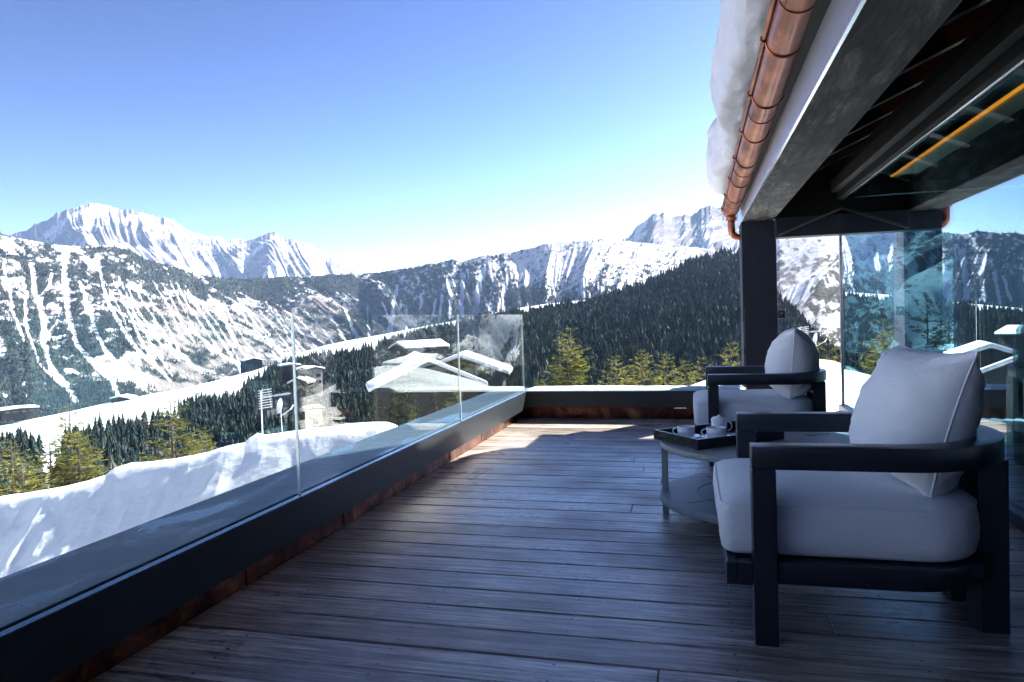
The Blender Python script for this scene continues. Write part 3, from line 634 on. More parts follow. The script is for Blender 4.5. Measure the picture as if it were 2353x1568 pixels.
TR = [
 (24, 1000, 46, 11, 2, 'sparse brownish conifer at the left border of the photo', 1.3),
 (113, 1002, 42, 10, 1, 'thin see-through young conifer on the snow, second from the left', 1.4),
 (158, 922, 44, 12, 3, 'tall thin conifer with a bare spiky top above the snowy rim', 1.1),
 (178, 985, 42, 9, 1, 'dense yellow-green conifer tucked behind the tall spiky one', 1.5),
 (48, 1040, 38, 8, 1, 'low ragged conifer standing on bright snow at the far left', 1.5),
 (391, 912, 50, 11, 2, 'broad sunlit conifer with wide arms behind the snow bank, left of the antenna', 1.35),
 (472, 978, 44, 6, 3, 'little pointed conifer top poking over the snow right of the broad one', 1.1),
 (440, 1000, 46, 6, 1, 'small bushy conifer leaning out beside the broad sunlit one', 1.4),
 (725, 902, 34, 8, 2, 'olive conifer beside the cream chalet behind the glass joint', .55),
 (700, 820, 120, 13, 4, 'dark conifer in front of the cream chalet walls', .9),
 (1310, 745, 46, 13, 0, 'tallest sunlit twin-topped conifer behind the far glass', 1.2),
 (1414, 812, 52, 12, 1, 'sunlit conifer just right of the twin-topped one', 1.25),
 (1474, 798, 56, 13, 1, 'conifer with a sharp top in the middle of the sunlit row', 1.3),
 (1532, 808, 58, 13, 1, 'slim sunlit conifer third in the row behind the far glass', 1.2),
 (1574, 822, 60, 12, 3, 'thin loose conifer in the right part of the row behind the far glass', 1.5),
 (1612, 812, 56, 12, 2, 'leaning sunlit conifer next to the bushy one by the post', 0.9),
 (1678, 776, 50, 13, 2, 'bushy orange-green conifer right beside the post', 1.15),
 (1250, 858, 60, 10, 3, 'small yellow conifer top low behind the glass corner', .9),
 (1232, 866, 52, 9, 3, 'faint low conifer touching the glass corner joint', .8),
 (1096, 902, 42, 9, 3, 'small yellow conifer beside the far rail corner', .9),
 (1034, 908, 40, 8, 3, 'small orange-green conifer in the gap under the chalet roofs', 1.1),
 (1052, 872, 70, 9, 3, 'thin yellow conifer in front of the rear snowy roof', .8),
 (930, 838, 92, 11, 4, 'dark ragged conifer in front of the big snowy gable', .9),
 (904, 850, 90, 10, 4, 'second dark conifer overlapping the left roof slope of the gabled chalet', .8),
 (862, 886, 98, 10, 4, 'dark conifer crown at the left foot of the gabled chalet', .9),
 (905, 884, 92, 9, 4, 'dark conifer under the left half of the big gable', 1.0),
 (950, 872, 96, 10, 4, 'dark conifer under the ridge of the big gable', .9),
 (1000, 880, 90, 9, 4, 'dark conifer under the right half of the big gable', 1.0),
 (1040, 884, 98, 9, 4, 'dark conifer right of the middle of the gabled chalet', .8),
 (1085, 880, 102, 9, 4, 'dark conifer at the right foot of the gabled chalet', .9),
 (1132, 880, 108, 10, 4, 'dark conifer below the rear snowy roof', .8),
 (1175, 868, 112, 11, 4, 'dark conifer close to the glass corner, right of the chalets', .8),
 (1905, 762, 70, 18, 2, 'brownish conifer seen between the post and the glass wall', .6),
 (1838, 742, 95, 20, 4, 'dark pointed conifer right of the post', .75),
 (1868, 770, 80, 16, 1, 'grey-green conifer behind the egg-shaped cushion', .8),
 (2025, 742, 46, 14, 2, 'sunlit yellow conifer seen through the tinted glass wall', .7),
 (2062, 790, 42, 12, 1, 'small sunlit conifer low behind the tinted glass', .8),
 (2130, 668, 60, 22, 4, 'large dark conifer seen through the tinted glass wall', .8),
 (2180, 700, 64, 20, 4, 'dark conifer behind the curtain side of the glass wall', .8),
 (1970, 780, 75, 17, 4, 'dark conifer just right of the glass wall edge', .7),
 (947, 930, 40, 6, 3, 'tiny pale conifer top left of the far rail corner', .6),
]
for i, t_ in enumerate(TR): tree(*t_, rz=i*1.7)

# ------------------------------------------------------------------ chalets
def house(name, label, px, py, dist, turn, w, d, h, pitch, wall, snow=.5, over=.9, wins=(), cat='chalet', group='chalets round the plateau'):
    """py is the height of the gable apex; the gable looks at the camera, turned by `turn` degrees"""
    x, y, z = spot(px, py, dist); a = angs(px, py)[0]; rise = w/2*math.tan(math.radians(pitch))
    e = empty(name, (x, y, z-h-rise-snow), -a+math.radians(turn)); tag(e, label, cat, group)
    b = MB(); bm = b.bm
    fz = -14 if 100 < dist < 200 else -4                   # cellar storey carried down to the slope
    P = [(-w/2, 0, fz), (w/2, 0, fz), (w/2, 0, h), (0, 0, h+rise), (-w/2, 0, h)]
    A = [bm.verts.new(p) for p in P]; B = [bm.verts.new((p[0], d, p[2])) for p in P]
    bm.faces.new(A[::-1]); bm.faces.new(B)
    for i in range(5): bm.faces.new((A[i], A[(i+1) % 5], B[(i+1) % 5], B[i]))
    b.build('wall', M[wall], e)
    tp = math.tan(math.radians(pitch)); ov = over
    def slab(t0, t1, ext, nm, mat, bev):
        q = MB(); bm = q.bm; W = w/2+ov+ext; zt = lambda x, t: h+rise-abs(x)*tp+t
        prof = [(-W, zt(W, t0)), (0, zt(0, t0)), (W, zt(W, t0)), (W, zt(W, t1)), (0, zt(0, t1)), (-W, zt(W, t1))]
        y0, y1 = -ov-ext, d+ov+ext
        A = [bm.verts.new((u, y0, v)) for u, v in prof]; B = [bm.verts.new((u, y1, v)) for u, v in prof]
        for k in range(6): bm.faces.new((A[k], A[(k+1) % 6], B[(k+1) % 6], B[k]))
        for R_ in (A[::-1], B):
            bm.faces.new((R_[0], R_[1], R_[4], R_[5])); bm.faces.new((R_[1], R_[2], R_[3], R_[4]))
        return q.build(nm, mat, None, bevel=bev, smooth=bool(bev))
    rf = slab(.02, .22, 0, 'roof', M['house_wood_dark'], 0); rf.parent = e
    sn = slab(.225, .225+snow, .12, 'snow_cover', M['snow'], snow*.48); sn.parent = rf
    for (cx_, cz_, ww, hh) in wins:
        g = MB(); g.box(cx_-ww/2, cx_+ww/2, -.06, .05, cz_-hh/2, cz_+hh/2); wo = g.build('window', M['window'], e)
        g = MB()
        for x0, x1, z0, z1 in ((-ww/2-.08, -ww/2, -hh/2-.08, hh/2+.08), (ww/2, ww/2+.08, -hh/2-.08, hh/2+.08), (-ww/2, ww/2, hh/2, hh/2+.08), (-ww/2, ww/2, -hh/2-.08, -hh/2)):
            g.box(cx_+x0, cx_+x1, -.10, .05, cz_+z0, cz_+z1)
        g.build('frame', M['house_wood_dark'], wo)
    return e
house('gabled_chalet', 'large dark timber chalet with a broad snow-laden gable roof below the terrace', 982, 822, 128, 7, 18.5, 9, 4.5, 25, 'chalet_timber', .9, 1.5, [(-5, 5.2, 1.6, 1.4), (0, 5.2, 1.6, 1.4), (5, 5.2, 1.6, 1.4), (0, 8.6, 1.6, 1.2), (-5, 2, 1.6, 1.6), (5, 2, 1.6, 1.6)])
house('rear_chalet', 'snow-roofed chalet peeking out behind the right side of the large gabled one', 1058, 812, 152, -8, 18, 9, 5.0, 21, 'chalet_timber', 1.0, 1.6, [(-4, 5, 1.6, 1.4), (4, 5, 1.6, 1.4)])
house('small_chalet', 'small chalet with a long snowy roof in the wood above the gabled one', 915, 785, 330, -50, 10, 26, 5, 24, 'chalet_timber', 1.1, 1.2, [(0, 3, 1.6, 1.4)])
house('tiny_hut', 'tiny snow-capped hut in the wood between the chalet roofs', 958, 810, 300, 10, 7, 6, 4, 26, 'chalet_timber', .8, .8)
house('cream_chalet', 'cream rendered chalet with stacked balconies beside the glass joint', 722, 842, 330, 30, 8, 8, 8, 12, 'plaster', .8, 1.0, [(-2, 5.4, 2.2, 1.2), (2, 5.4, 2.2, 1.2), (-2, 2.4, 2.2, 1.4), (2, 2.4, 2.2, 1.4)])
house('brown_chalet', 'dark brown chalet with a flat snowy roof left of the glass joint', 668, 836, 420, 12, 10, 8, 6, 7, 'chalet_timber', 1.0, .8, [(-3, 3.5, 1.4, 1.4), (0, 3.5, 1.4, 1.4), (3, 3.5, 1.4, 1.4)])
house('white_roof_chalet', 'timber chalet with a pointed white roof right behind the antenna', 684, 868, 300, -20, 7, 8, 5, 24, 'chalet_timber', .9, .8, [(0, 3.5, 1.5, 1.4)])
house('cabin', 'little yellow cabin with a snow cap just above the snow bank', 724, 937, 90, 15, 1.7, 1.6, 2.6, 9, 'plaster', .18, .15, [(0, 1.1, .5, .4)], cat='cabin')
house('lodge', 'low grey lodge with a flat snow roof at the far left edge of the plateau', 45, 935, 690, 10, 24, 12, 4, 3, 'chalet_timber', 1.6, 1.2, [(-8, 2.4, 3, 1.6), (-3, 2.4, 3, 1.6), (3, 2.4, 3, 1.6), (8, 2.4, 3, 1.6)])
house('valley_chalet', 'snow-topped building at the upper left edge of the plateau near the spiky conifer', 275, 909, 730, -30, 16, 12, 4, 12, 'chalet_timber', 1.6, 1.2, [(-4, 2.5, 2.5, 1.6), (4, 2.5, 2.5, 1.6)])
house('hotel', 'multi-storey building at the foot of the valley wall above the piste', 582, 822, 1400, 20, 34, 22, 22, 14, 'chalet_timber', 2, 2, [(x, z, 3, 2.4) for x in (-12, -4, 4, 12) for z in (6, 12, 18)])
house('white_chalet', 'small cream chalet with a snowy roof seen low through the tinted glass', 2135, 800, 60, -40, 6, 5, 3, 10, 'plaster', .4, .5, [(0, 1.6, 1, 1)])

# ------------------------------------------------------------------ snow bank falling away in front of the terrace
q0 = spot(900, 947, 11); TT = .78  # steep tilt away from the sun puts the shade into the shape
def zpl(x, y): return q0[2]+TT*(.35*(x-q0[0])+.94*(y-q0[1]))
def rim_r(px, py):
    a, t = angs(px, py); sx, sy = math.sin(a), math.cos(a); k = TT*(.35*sx+.94*sy)
    c = q0[2]-TT*(.35*q0[0]+.94*q0[1]); return a, (c-EYE)/(t-k)
rim = [(-260, 1170), (-120, 1130), (0, 1106), (60, 1097), (150, 1082), (200, 1070), (240, 1057), (262, 1040), (300, 1027), (340, 1026), (400, 1021), (440, 1014), (480, 1006), (530, 992), (560, 986), (572, 975), (590, 962), (608, 966), (640, 963), (700, 955), (760, 947), (800, 941), (850, 937), (890, 937), (905, 942), (925, 952), (950, 957), (975, 961), (1010, 975), (1060, 1000), (1150, 1040)]
rr_ = sorted(rim_r(*p) for p in rim); ra = np.array([a for a, _ in rr_]); rv = np.array([b for _, b in rr_])
def rS(az, s): return np.interp(az, ra, rv)*(.12+.88*s)
def zS(az, s, R):
    Rr = np.interp(az, ra, rv); x = R*np.sin(az); y = R*np.cos(az); z = zpl(x, y)
    n = (fbm(x/2.4, y/2.4, 400, 2)-.5)*.42+(ridged(x/1.3+y/4, y/1.6, 404, 3)-.6)*.10+(fbm(x/.6, y/.6, 410, 3)-.5)*.06
    ed = np.clip((1-s)/.10, 0, 1); z = z+n*(.06+.94*ed)
    z = z-.020*Rr*np.clip(1-(1-s)/(.05+.05*fbm(az*9, 0*az, 441, 3)), 0, 1)**2  # rim flattened to catch a sunlit band
    return np.where(s > 1, z-np.clip(s-1, 0, 1)**1.15*Rr*1.9, z)
oS = polar('snow_bank', ra[0], ra[-1], 900, rS, zS, list(np.linspace(0, 1, 240))+[1.004, 1.012, 1.024, 1.04, 1.07, 1.12, 1.2, 1.35, 1.6], None, M['snow']); tag(oS[0], kind='structure')
# snow mound behind the far rail and the post
cm_ = crest_fn([(1490, 925), (1575, 891), (1620, 874), (1665, 861), (1703, 852), (1760, 838), (1820, 829), (1880, 826), (1910, 829), (1940, 838), (1965, 851), (1990, 868), (2020, 884), (2100, 905), (2300, 930), (2700, 980)])
def rM(az, s): return 8.15/np.cos(az)+(12.2-8.15/np.cos(az))*s
def zM(az, s, R):
    zc = EYE+cm_(az)*12.2; q = np.clip(s, 0, 1); x = R*np.sin(az); y = R*np.cos(az)
    z = -.06+(zc+.06)*q**.8+(fbm(x/.8, y/.8, 430, 4)-.5)*.14*np.sin(q*PI)**.7
    return np.where(s > 1, zc-(s-1)*14, z)
oM = polar('snow_mound', A_(1500), A_(2690), 260, rM, zM, list(np.linspace(0, 1, 60))+[1.01, 1.03, 1.07, 1.15, 1.4, 2.0], None, M['snow']); tag(oM[0], kind='structure')

# ------------------------------------------------------------------ terrace: deck, rails, glass
XL, XC = -1.777, -1.87            # rail face, copper wall
DX1 = 6.0
V = []; F = []; bd = []; ac = []
def board(x0, x1, y0, y1, idx):
    b = len(V); c = .004; z = 0.0; dz = rnd.uniform(-.0012, .0012)
    for (x, y, zz) in ((x0, y0, -.03), (x1, y0, -.03), (x1, y1, -.03), (x0, y1, -.03), (x0, y0, -c), (x1, y0, -c), (x1, y1, -c), (x0, y1, -c), (x0+c, y0+c, dz), (x1-c, y0+c, dz), (x1-c, y1-c, dz), (x0+c, y1-c, dz)):
        V.append((x, y, zz)); bd.append(idx); ac.append(y-y0)
    for f in ((0, 1, 5, 4), (1, 2, 6, 5), (2, 3, 7, 6), (3, 0, 4, 7), (4, 5, 9, 8), (5, 6, 10, 9), (6, 7, 11, 10), (7, 4, 8, 11), (8, 9, 10, 11)): F.append(tuple(b+i for i in f))
y = -3.0
k = 0
while y < 8.2:
    y1 = min(y+.1660, 8.24); xs0 = XC if y1 < 7.66 else .56
    cuts = [xs0]; x = xs0+rnd.uniform(1.2, 5.5)
    while x < DX1-.5: cuts.append(round((x+.17)/.56)*.56-.17+.11 if False else x); x += rnd.uniform(3.6, 4.9)
    cuts.append(DX1)
    for a_, b_ in zip(cuts, cuts[1:]):
        if b_-a_ > .05: board(a_+.0006, b_-.0006, y, y1, rnd.random())
    y += .1725; k += 1
dk = link('deck', mesh_np('deck', np.array(V), np.array(F), M['deck'], smooth=False, attrs=dict(board=bd, across=ac))); tag(dk, kind='structure')
g = MB(); g.box(XC, DX1, -3, 8.24, -.2, -.045); o = g.build('under_deck', M['under_deck']); tag(o, kind='structure')

# left rail
e = empty('parapet', (-1.98, 2.2, 0)); tag(e, 'long grey metal-capped parapet with copper base along the left of the terrace', 'parapet', 'parapets round the terrace')
def w2(o, e): o.location = -e.location if isinstance(e.location, Vector) else o.location
def pt(b, name, mat, e, **k):
    o = b.build(name, mat, e, **k); o.location = tuple(-v for v in e.location); return o
Z0 = .308
g = MB(); g.hexa([(-2.21, -3, .24), (-1.832, -3, .24), (-1.832, 7.80, .24), (-2.21, 7.80, .24), (-2.21, -3, Z0), (-1.832, -3, Z0), (-1.832, 7.80, Z0), (-2.21, 7.80, Z0)]); pt(g, 'cap', M['cap_metal'], e, bevel=.003)
g = MB(); g.box(-1.806, XL, -3, 7.4, .12, .303); pt(g, 'fascia', M['fascia_metal'], e, bevel=.002)
g = MB(); g.box(-1.807, XL+.001, -3, 7.4, .3032, Z0+.001); pt(g, 'lip', M['lip'], e, bevel=.001)
g = MB(); g.box(-1.832, -1.806, -3, 7.4, .20, .285); pt(g, 'glass_channel', M['black'], e)
g = MB(); g.box(-2.19, XC, -3, 7.66, -.6, .238); pt(g, 'copper_base', M['copper'], e)
for i in range(12): g = MB(); g.box(XC, XC+.004, -2.6+i*.86, -2.57+i*.86, 0, .236); pt(g, 'copper_seam', M['copper'], e)
# far rail
e = empty('parapet', (-.6, 7.6, 0)); tag(e, 'short dark parapet with stained copper base across the far end of the terrace', 'parapet', 'parapets round the terrace')
g = MB(); g.box(-1.832, .53, 7.43, 7.86, .24, Z0); pt(g, 'cap', M['cap_metal'], e, bevel=.003)
g = MB(); g.box(-1.832, .53, 7.40, 7.427, .135, Z0); pt(g, 'fascia', M['fascia_metal'], e, bevel=.003)
g = MB(); g.box(XC, .53, 7.66, 7.80, -.3, .238); pt(g, 'copper_base', M['copper'], e)
for x in (-1.3, -.55, -.28, .02, .3): g = MB(); g.box(x, x+.02, 7.653, 7.66, 0, .236); pt(g, 'copper_seam', M['copper'], e)
g = MB(); g.box(-.20, -.08, 7.396, 7.44, .125, .134); pt(g, 'bracket', M['steel'], e)
# thin snow cover on the far cap and lumps
def lumps(name, x0, x1, y0, y1, z, th, sd, label):
    nx, ny = max(8, int((x1-x0)/.02)), 14; xs = np.linspace(x0, x1, nx); ys = np.linspace(y0, y1, ny); X, Y = np.meshgrid(xs, ys)
    e_ = np.clip(np.minimum((X-x0), (x1-X))/.05, 0, 1)**.5*np.clip(np.minimum(Y-y0, y1-Y)/.05, 0, 1)**.5
    Zt = z+e_*(th*(.35+1.3*fbm(X*2.2, Y*4, sd, 4)**1.6)); n, m = X.shape; i = np.arange(n*m).reshape(n, m)
    V = np.stack([X, Y, Zt], -1).reshape(-1, 3); Vb = V.copy(); Vb[:, 2] = z
    Fq = np.stack([i[:-1, :-1], i[:-1, 1:], i[1:, 1:], i[1:, :-1]], -1).reshape(-1, 4)
    o = link(name, mesh_np(name, np.concatenate([V, Vb]), np.concatenate([Fq, Fq[:, ::-1]+n*m]), M['snow'])); tag(o, label, 'snow', kind='thing'); return o
lumps('snow_layer', -1.80, .52, 7.52, 7.85, Z0+.001, .018, 500, 'thin bright layer of snow lying on top of the far parapet')
# glass guard panes
def pane(name, a, b, z0, z1, th, mat, label=None, cat='glass pane', group=None, parent=None, joint=True):
    """vertical glass between plan points a and b"""
    a = Vector((a[0], a[1], 0)); b = Vector((b[0], b[1], 0)); L = (b-a).length; ang = math.atan2(b.y-a.y, b.x-a.x)
    m = MB(); m.box(0, L, -th/2, th/2, 0, z1-z0); bm = m.bm; bm.normal_update(); bmesh.ops.recalc_face_normals(bm, faces=bm.faces)
    for f in bm.faces: f.material_index = 0 if abs(f.normal.y) > .9 else 1
    me = bpy.data.meshes.new(name); bm.to_mesh(me); bm.free(); me.materials.append(M[mat]); me.materials.append(M[mat+'_edge'])
    o = link(name, me, parent); o.location = (a.x, a.y, z0); o.rotation_euler = (0, 0, ang)
    if label: tag(o, label, cat, group)
    return o
GX = -1.819; GT = 1.152
for (y0, y1, lb) in ((-1.85, .528, 'frameless glass guard pane outside the left border, behind the camera'), (.536, 2.910, 'nearest frameless glass guard pane on the left parapet'), (2.918, 5.290, 'middle frameless glass guard pane on the left parapet'), (5.298, 7.470, 'farthest frameless glass guard pane on the left parapet, ending at the corner')):
    pane('glass_pane', (GX, y0), (GX, y1), .286, GT, .012, 'clear_pane', lb, group='glass guard panes of the left parapet')
pane('glass_pane', (GX-.004, 7.487), (.52, 7.487), Z0+.002, GT, .012, 'clear_pane', 'wide frameless glass guard pane on the far parapet, between corner and post')

# ------------------------------------------------------------------ post, roof
def wood_post(name, x0, x1, y0, y1, z0, z1, mat, lb, cat):
    cx_, cy_ = (x0+x1)/2, (y0+y1)/2; m = MB(); m.box(x0-cx_, x1-cx_, y0-cy_, y1-cy_, 0, z1-z0); o = m.build(name, M[mat], bevel=.006); o.location = (cx_, cy_, z0); return tag(o, lb, cat)
wood_post('post', .5575, .925, 8.26, 8.66, -.6, 2.117, 'post', 'thick square dark-stained timber post carrying the eave beam', 'post')
e = empty('terrace_roof', (.74, 3.0, 2.118)); tag(e, 'dark timber roof over the right half of the terrace with charred eave beam and rafters', 'roof')
RP = .45
g = MB(); g.box(.584, .902, -3, 8.9, 2.118, 2.42); pt(g, 'eave_beam', M['beam'], e, bevel=.006)
g = MB(); g.box(.572, .583, -3, 8.92, 2.150, 2.345); pt(g, 'fascia_strip', M['zinc'], e)
g = MB(); g.box(.566, .583, -3, 8.92, 2.118, 2.146); pt(g, 'metal_edge', M['edge_strip'], e, bevel=.002)
def rz_(x): return 2.40+RP*(x-.74)
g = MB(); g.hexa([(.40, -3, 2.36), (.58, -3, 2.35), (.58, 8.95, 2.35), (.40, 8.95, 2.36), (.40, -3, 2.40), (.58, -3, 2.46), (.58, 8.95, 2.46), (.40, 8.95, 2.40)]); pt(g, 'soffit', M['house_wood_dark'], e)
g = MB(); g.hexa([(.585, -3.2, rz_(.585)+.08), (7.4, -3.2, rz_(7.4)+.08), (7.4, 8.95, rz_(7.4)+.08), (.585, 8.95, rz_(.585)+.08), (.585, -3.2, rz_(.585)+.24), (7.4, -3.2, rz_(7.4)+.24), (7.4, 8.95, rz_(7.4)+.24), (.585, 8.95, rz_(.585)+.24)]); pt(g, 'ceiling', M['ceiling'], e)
for k in range(15):
    yy = 8.0-k*.78; g = MB(); x0, x1 = .905, 7.3
    g.hexa([(x0, yy, rz_(x0)-.08), (x1, yy, rz_(x1)-.08), (x1, yy+.10, rz_(x1)-.08), (x0, yy+.10, rz_(x0)-.08), (x0, yy, rz_(x0)+.078), (x1, yy, rz_(x1)+.078), (x1, yy+.10, rz_(x1)+.078), (x0, yy+.10, rz_(x0)+.078)]); pt(g, 'rafter', M['rafter'], e)
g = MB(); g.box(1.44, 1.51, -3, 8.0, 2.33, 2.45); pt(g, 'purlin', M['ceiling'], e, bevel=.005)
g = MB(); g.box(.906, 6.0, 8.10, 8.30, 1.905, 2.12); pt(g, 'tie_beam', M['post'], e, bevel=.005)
m = MB(); bm = m.bm; P = [(.906, 2.122), (6.0, 2.122), (6.0, rz_(6.0)+.078), (.906, rz_(.906)+.078)]
A = [bm.verts.new((x, 8.14, z)) for x, z in P]; B = [bm.verts.new((x, 8.26, z)) for x, z in P]; bm.faces.new(A[::-1]); bm.faces.new(B)
for i in range(4): bm.faces.new((A[i], A[(i+1) % 4], B[(i+1) % 4], B[i]))
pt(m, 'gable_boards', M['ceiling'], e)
g = MB(); g.bar((.93, 8.07, 1.925), (1.555, 8.07, 2.17), .03, .022); pt(g, 'gable_batten', M['rafter'], e)
# snow on the roof
ys = np.arange(-1.2, 8.35, .045); prof = []
NP = 30
V = []
for yy in ys:
    en = min(1, (8.36-yy)/.5)**.5
    j = (fbm(yy*1.4, 3.1, 600, 5)-.5); j2 = (fbm(yy*5, 9.1, 610, 3)-.5)
    xo = .215+.16*j+.03*j2+.10*(1-en); top = 2.98+.25*(fbm(yy*.7, 1.7, 620, 3)-.5)-.3*(1-en)
    for q in range(NP):
        u = q/(NP-1)
        if u < .25: a_ = u/.25; x = .46-a_*(.46-xo-.05); z = 2.455-.02*math.sin(a_*PI)
        elif u < .6: a_ = (u-.25)/.35*PI*.5; x = xo+.05-.05*math.sin(a_*1.2)+.0; z = 2.455+(top-2.455)*.62*((u-.25)/.35)
        elif u < .8: a_ = (u-.6)/.2; x = xo+.003+.22*a_**1.7; z = 2.455+(top-2.455)*(.62+.38*math.sin(a_*PI/2))
        else: a_ = (u-.8)/.2; x = xo+.22+a_*3.6; z = top+a_*3.6*RP
        n_ = (fbm(yy*3+q, u*11, 630, 3)-.5)*.05
        V.append((x+n_, yy, z+n_*.6))
V = np.array(V); n = len(ys); i = np.arange(n*NP).reshape(n, NP); Fq = np.stack([i[:-1, :-1], i[:-1, 1:], i[1:, 1:], i[1:, :-1]], -1).reshape(-1, 4)
# closed end caps and back
me = mesh_np('roof_snow', V, Fq, M['shade_grey_snow']); bm = bmesh.new(); bm.from_mesh(me); bm.verts.ensure_lookup_table()
bm.faces.new([bm.verts[q] for q in i[-1]]); bm.faces.new([bm.verts[q] for q in i[0][::-1]]); bmesh.ops.recalc_face_normals(bm, faces=bm.faces); bm.to_mesh(me); bm.free()
o = link('roof_snow', me); tag(o, 'thick overhanging slab of shade-grey snow on the edge of the terrace roof', 'snow', kind='thing')
# copper gutter
e = empty('gutter', (.46, 5, 2.3)); tag(e, 'round copper rain gutter with bands hanging along the eave', 'gutter')
def gz(y): return 2.425-.0225*(y-2.8)
yy = np.linspace(-3, 8.62, 60); R0 = .084
V = []; nn = 15
for y in yy:
    for rad in (R0, R0-.006):
        for k in range(nn): a = PI+PI*k/(nn-1); V.append((.462+rad*math.cos(a), y, gz(y)+rad*math.sin(a)))
F = []
for r_ in range(len(yy)-1):
    b = r_*2*nn; c = b+2*nn
    for k in range(nn-1): F.append((b+k, b+k+1, c+k+1, c+k)); F.append((b+nn+k+1, b+nn+k, c+nn+k, c+nn+k+1))
    F.append((b, c, c+nn, b+nn)); F.append((b+nn-1, b+2*nn-1, c+2*nn-1, c+nn-1))
o = link('trough', mesh_np('trough', np.array(V), np.array(F), M['gutter']), e); o.location = tuple(-v for v in e.location)
g = MB(); b_ = [(.462+R0*math.cos(PI+PI*k/14), 8.62, gz(8.62)+R0*math.sin(PI+PI*k/14)) for k in range(15)]
vv = [g.bm.verts.new(p) for p in b_]; v2 = [g.bm.verts.new((p[0], p[1]+.006, p[2])) for p in b_]; g.bm.faces.new(vv); g.bm.faces.new(v2[::-1])
for k in range(15): g.bm.faces.new((vv[k], vv[(k+1) % 15], v2[(k+1) % 15], v2[k]))
pt(g, 'end_cap', M['gutter'], e)
g = MB(); g.tube([(.368, y, gz(y)+.012) for y in np.linspace(-3, 8.64, 20)], .0125, 10); pt(g, 'bead', M['gutter'], e, smooth='all')
for k in range(8):
    y = 2.8+k*.8; g = MB(); g.tube([(.462+(R0+.004)*math.cos(a), y+.02*math.sin(k), gz(y)+(R0+.004)*math.sin(a)) for a in np.linspace(PI-.05, 2*PI+.05, 22)], .0052, 8)
    g.tube([(.368+.017*math.cos(a), y+.02*math.sin(k), gz(y)+.012+.017*math.sin(a)) for a in np.linspace(0, 2*PI, 14)], .005, 6)
    pt(g, 'band', M['gutter'], e, smooth='all')
    if k % 2 == 0:
        g = MB(); g.tube([(.462+(R0+.0025)*math.cos(a), y+.34, gz(y+.34)+(R0+.0025)*math.sin(a)) for a in np.linspace(PI, 2*PI, 22)], .0028, 6); pt(g, 'lap_joint', M['gutter'], e, smooth='all')
g = MB(); zb = gz(8.45)-R0+.01; P = []
P += [(.462, 8.45, zb), (.462, 8.45, zb-.10), (.465, 8.45, zb-.17)]
for a in np.linspace(.2, PI/2, 7): P.append((.462+.09*(1-math.cos(a)), 8.45, zb-.17-.09*math.sin(a)))
P.append((.62, 8.45, zb-.268))
g.tube(P[:-1]+[(.565, 8.45, zb-.262)], .040, 16); pt(g, 'downpipe', M['gutter'], e, smooth='all')
g = MB(); g.lathe([(.0, .0), (.058, 0), (.058, .03), (.043, .05), (.043, .06), (0, .06)], (.462, 8.45, zb-.06), 20); pt(g, 'outlet', M['gutter'], e)

# ------------------------------------------------------------------ glass wall and the room behind it
GW = 1.57
e = empty('glass_wall', (GW, 3, 0)); tag(e, 'tinted sliding glass wall reflecting the mountains along the right of the terrace', 'glass wall')
for (y0, y1) in ((-3, -.30), (-.28, 3.10), (3.12, 8.15)):
    o = pane('glass_panel', (GW, y0), (GW, y1), .07, 2.257, .016, 'tinted_pane', parent=e); o.location = (0, y0-3, .07)
g = MB(); g.box(GW-.05, GW+.05, -3, 8.2, 0.002, .07); pt(g, 'sill', M['fascia_metal'], e, bevel=.004)
g = MB(); g.box(GW-.018, GW+.018, -3, 8.09, 2.257, 2.275); pt(g, 'top_track', M['edge_strip'], e, bevel=.002)
g = MB(); g.box(GW-.045, GW+.045, -3, 8.09, 2.277, 2.60); pt(g, 'header', M['ceiling'], e)
g = MB(); g.box(GW-.022, GW+.022, 8.155, 8.19, .07, 1.903); pt(g, 'jamb', M['steel'], e, bevel=.002)
g = MB(); g.box(-8, 6, -9.2, -9.0, -14, 2.7); o = g.build('reflection_blocker', M['house_wood_dark']); tag(o, 'unseen dark wall added behind the camera to darken the reflection in the far glass pane', 'wall')  # added out of view to hide the bright horizon from the far pane
e = empty('sun_blocker', (4.2, 3, 3.3)); tag(e, 'unseen dark storey block added above the terrace roof to shade the left parapet', 'shade block')  # unseen mass added to keep the sun off the left rail
g = MB(); g.box(1.3, 7.2, -3, 8.6, 3.05, 7.6); pt(g, 'wall', M['house_wood_dark'], e)
g = MB(); g.box(.9, 7.6, -3.4, 9.0, 7.61, 7.8); pt(g, 'roof', M['house_wood_dark'], e)
for yw in (0.2, 3.0, 5.8): g = MB(); g.box(1.27, 1.296, yw, yw+1.3, 4.6, 6.2); pt(g, 'window', M['window'], e)
e = empty('living_room', (4, 3, 0)); tag(e, 'dim room behind the tinted glass wall with dark walls', 'room')
g = MB(); g.box(6.0, 6.2, -3, 8.3, -.2, 4.75); pt(g, 'side_wall', M['house_wood_dark'], e)
g = MB(); g.box(.9, 6.0, -3.2, -3.0, -.2, 4.6); pt(g, 'back_wall', M['house_wood_dark'], e)
o = pane('end_glazing', (GW+.03, 8.22), (6.0, 8.22), .0, 1.903, .014, 'end_pane', parent=e); o.location = (GW+.03-4, 8.22-3, 0)
g = MB(); g.box(1.735, 1.755, -2.5, 6.9, 2.262, 2.274); pt(g, 'light_strip', M['led'], e)
g = MB(); g.box(1.76, 1.93, -2.5, 6.8, 2.262, 2.285); pt(g, 'pelmet', M['pelmet_wood'], e)
for yb, zb_ in ((7.2, 2.16), (7.75, 2.24)): 
    g = MB(); g.box(1.64, 6.0, yb, yb+.09, zb_, zb_+.10); pt(g, 'cross_beam', M['rafter'], e)
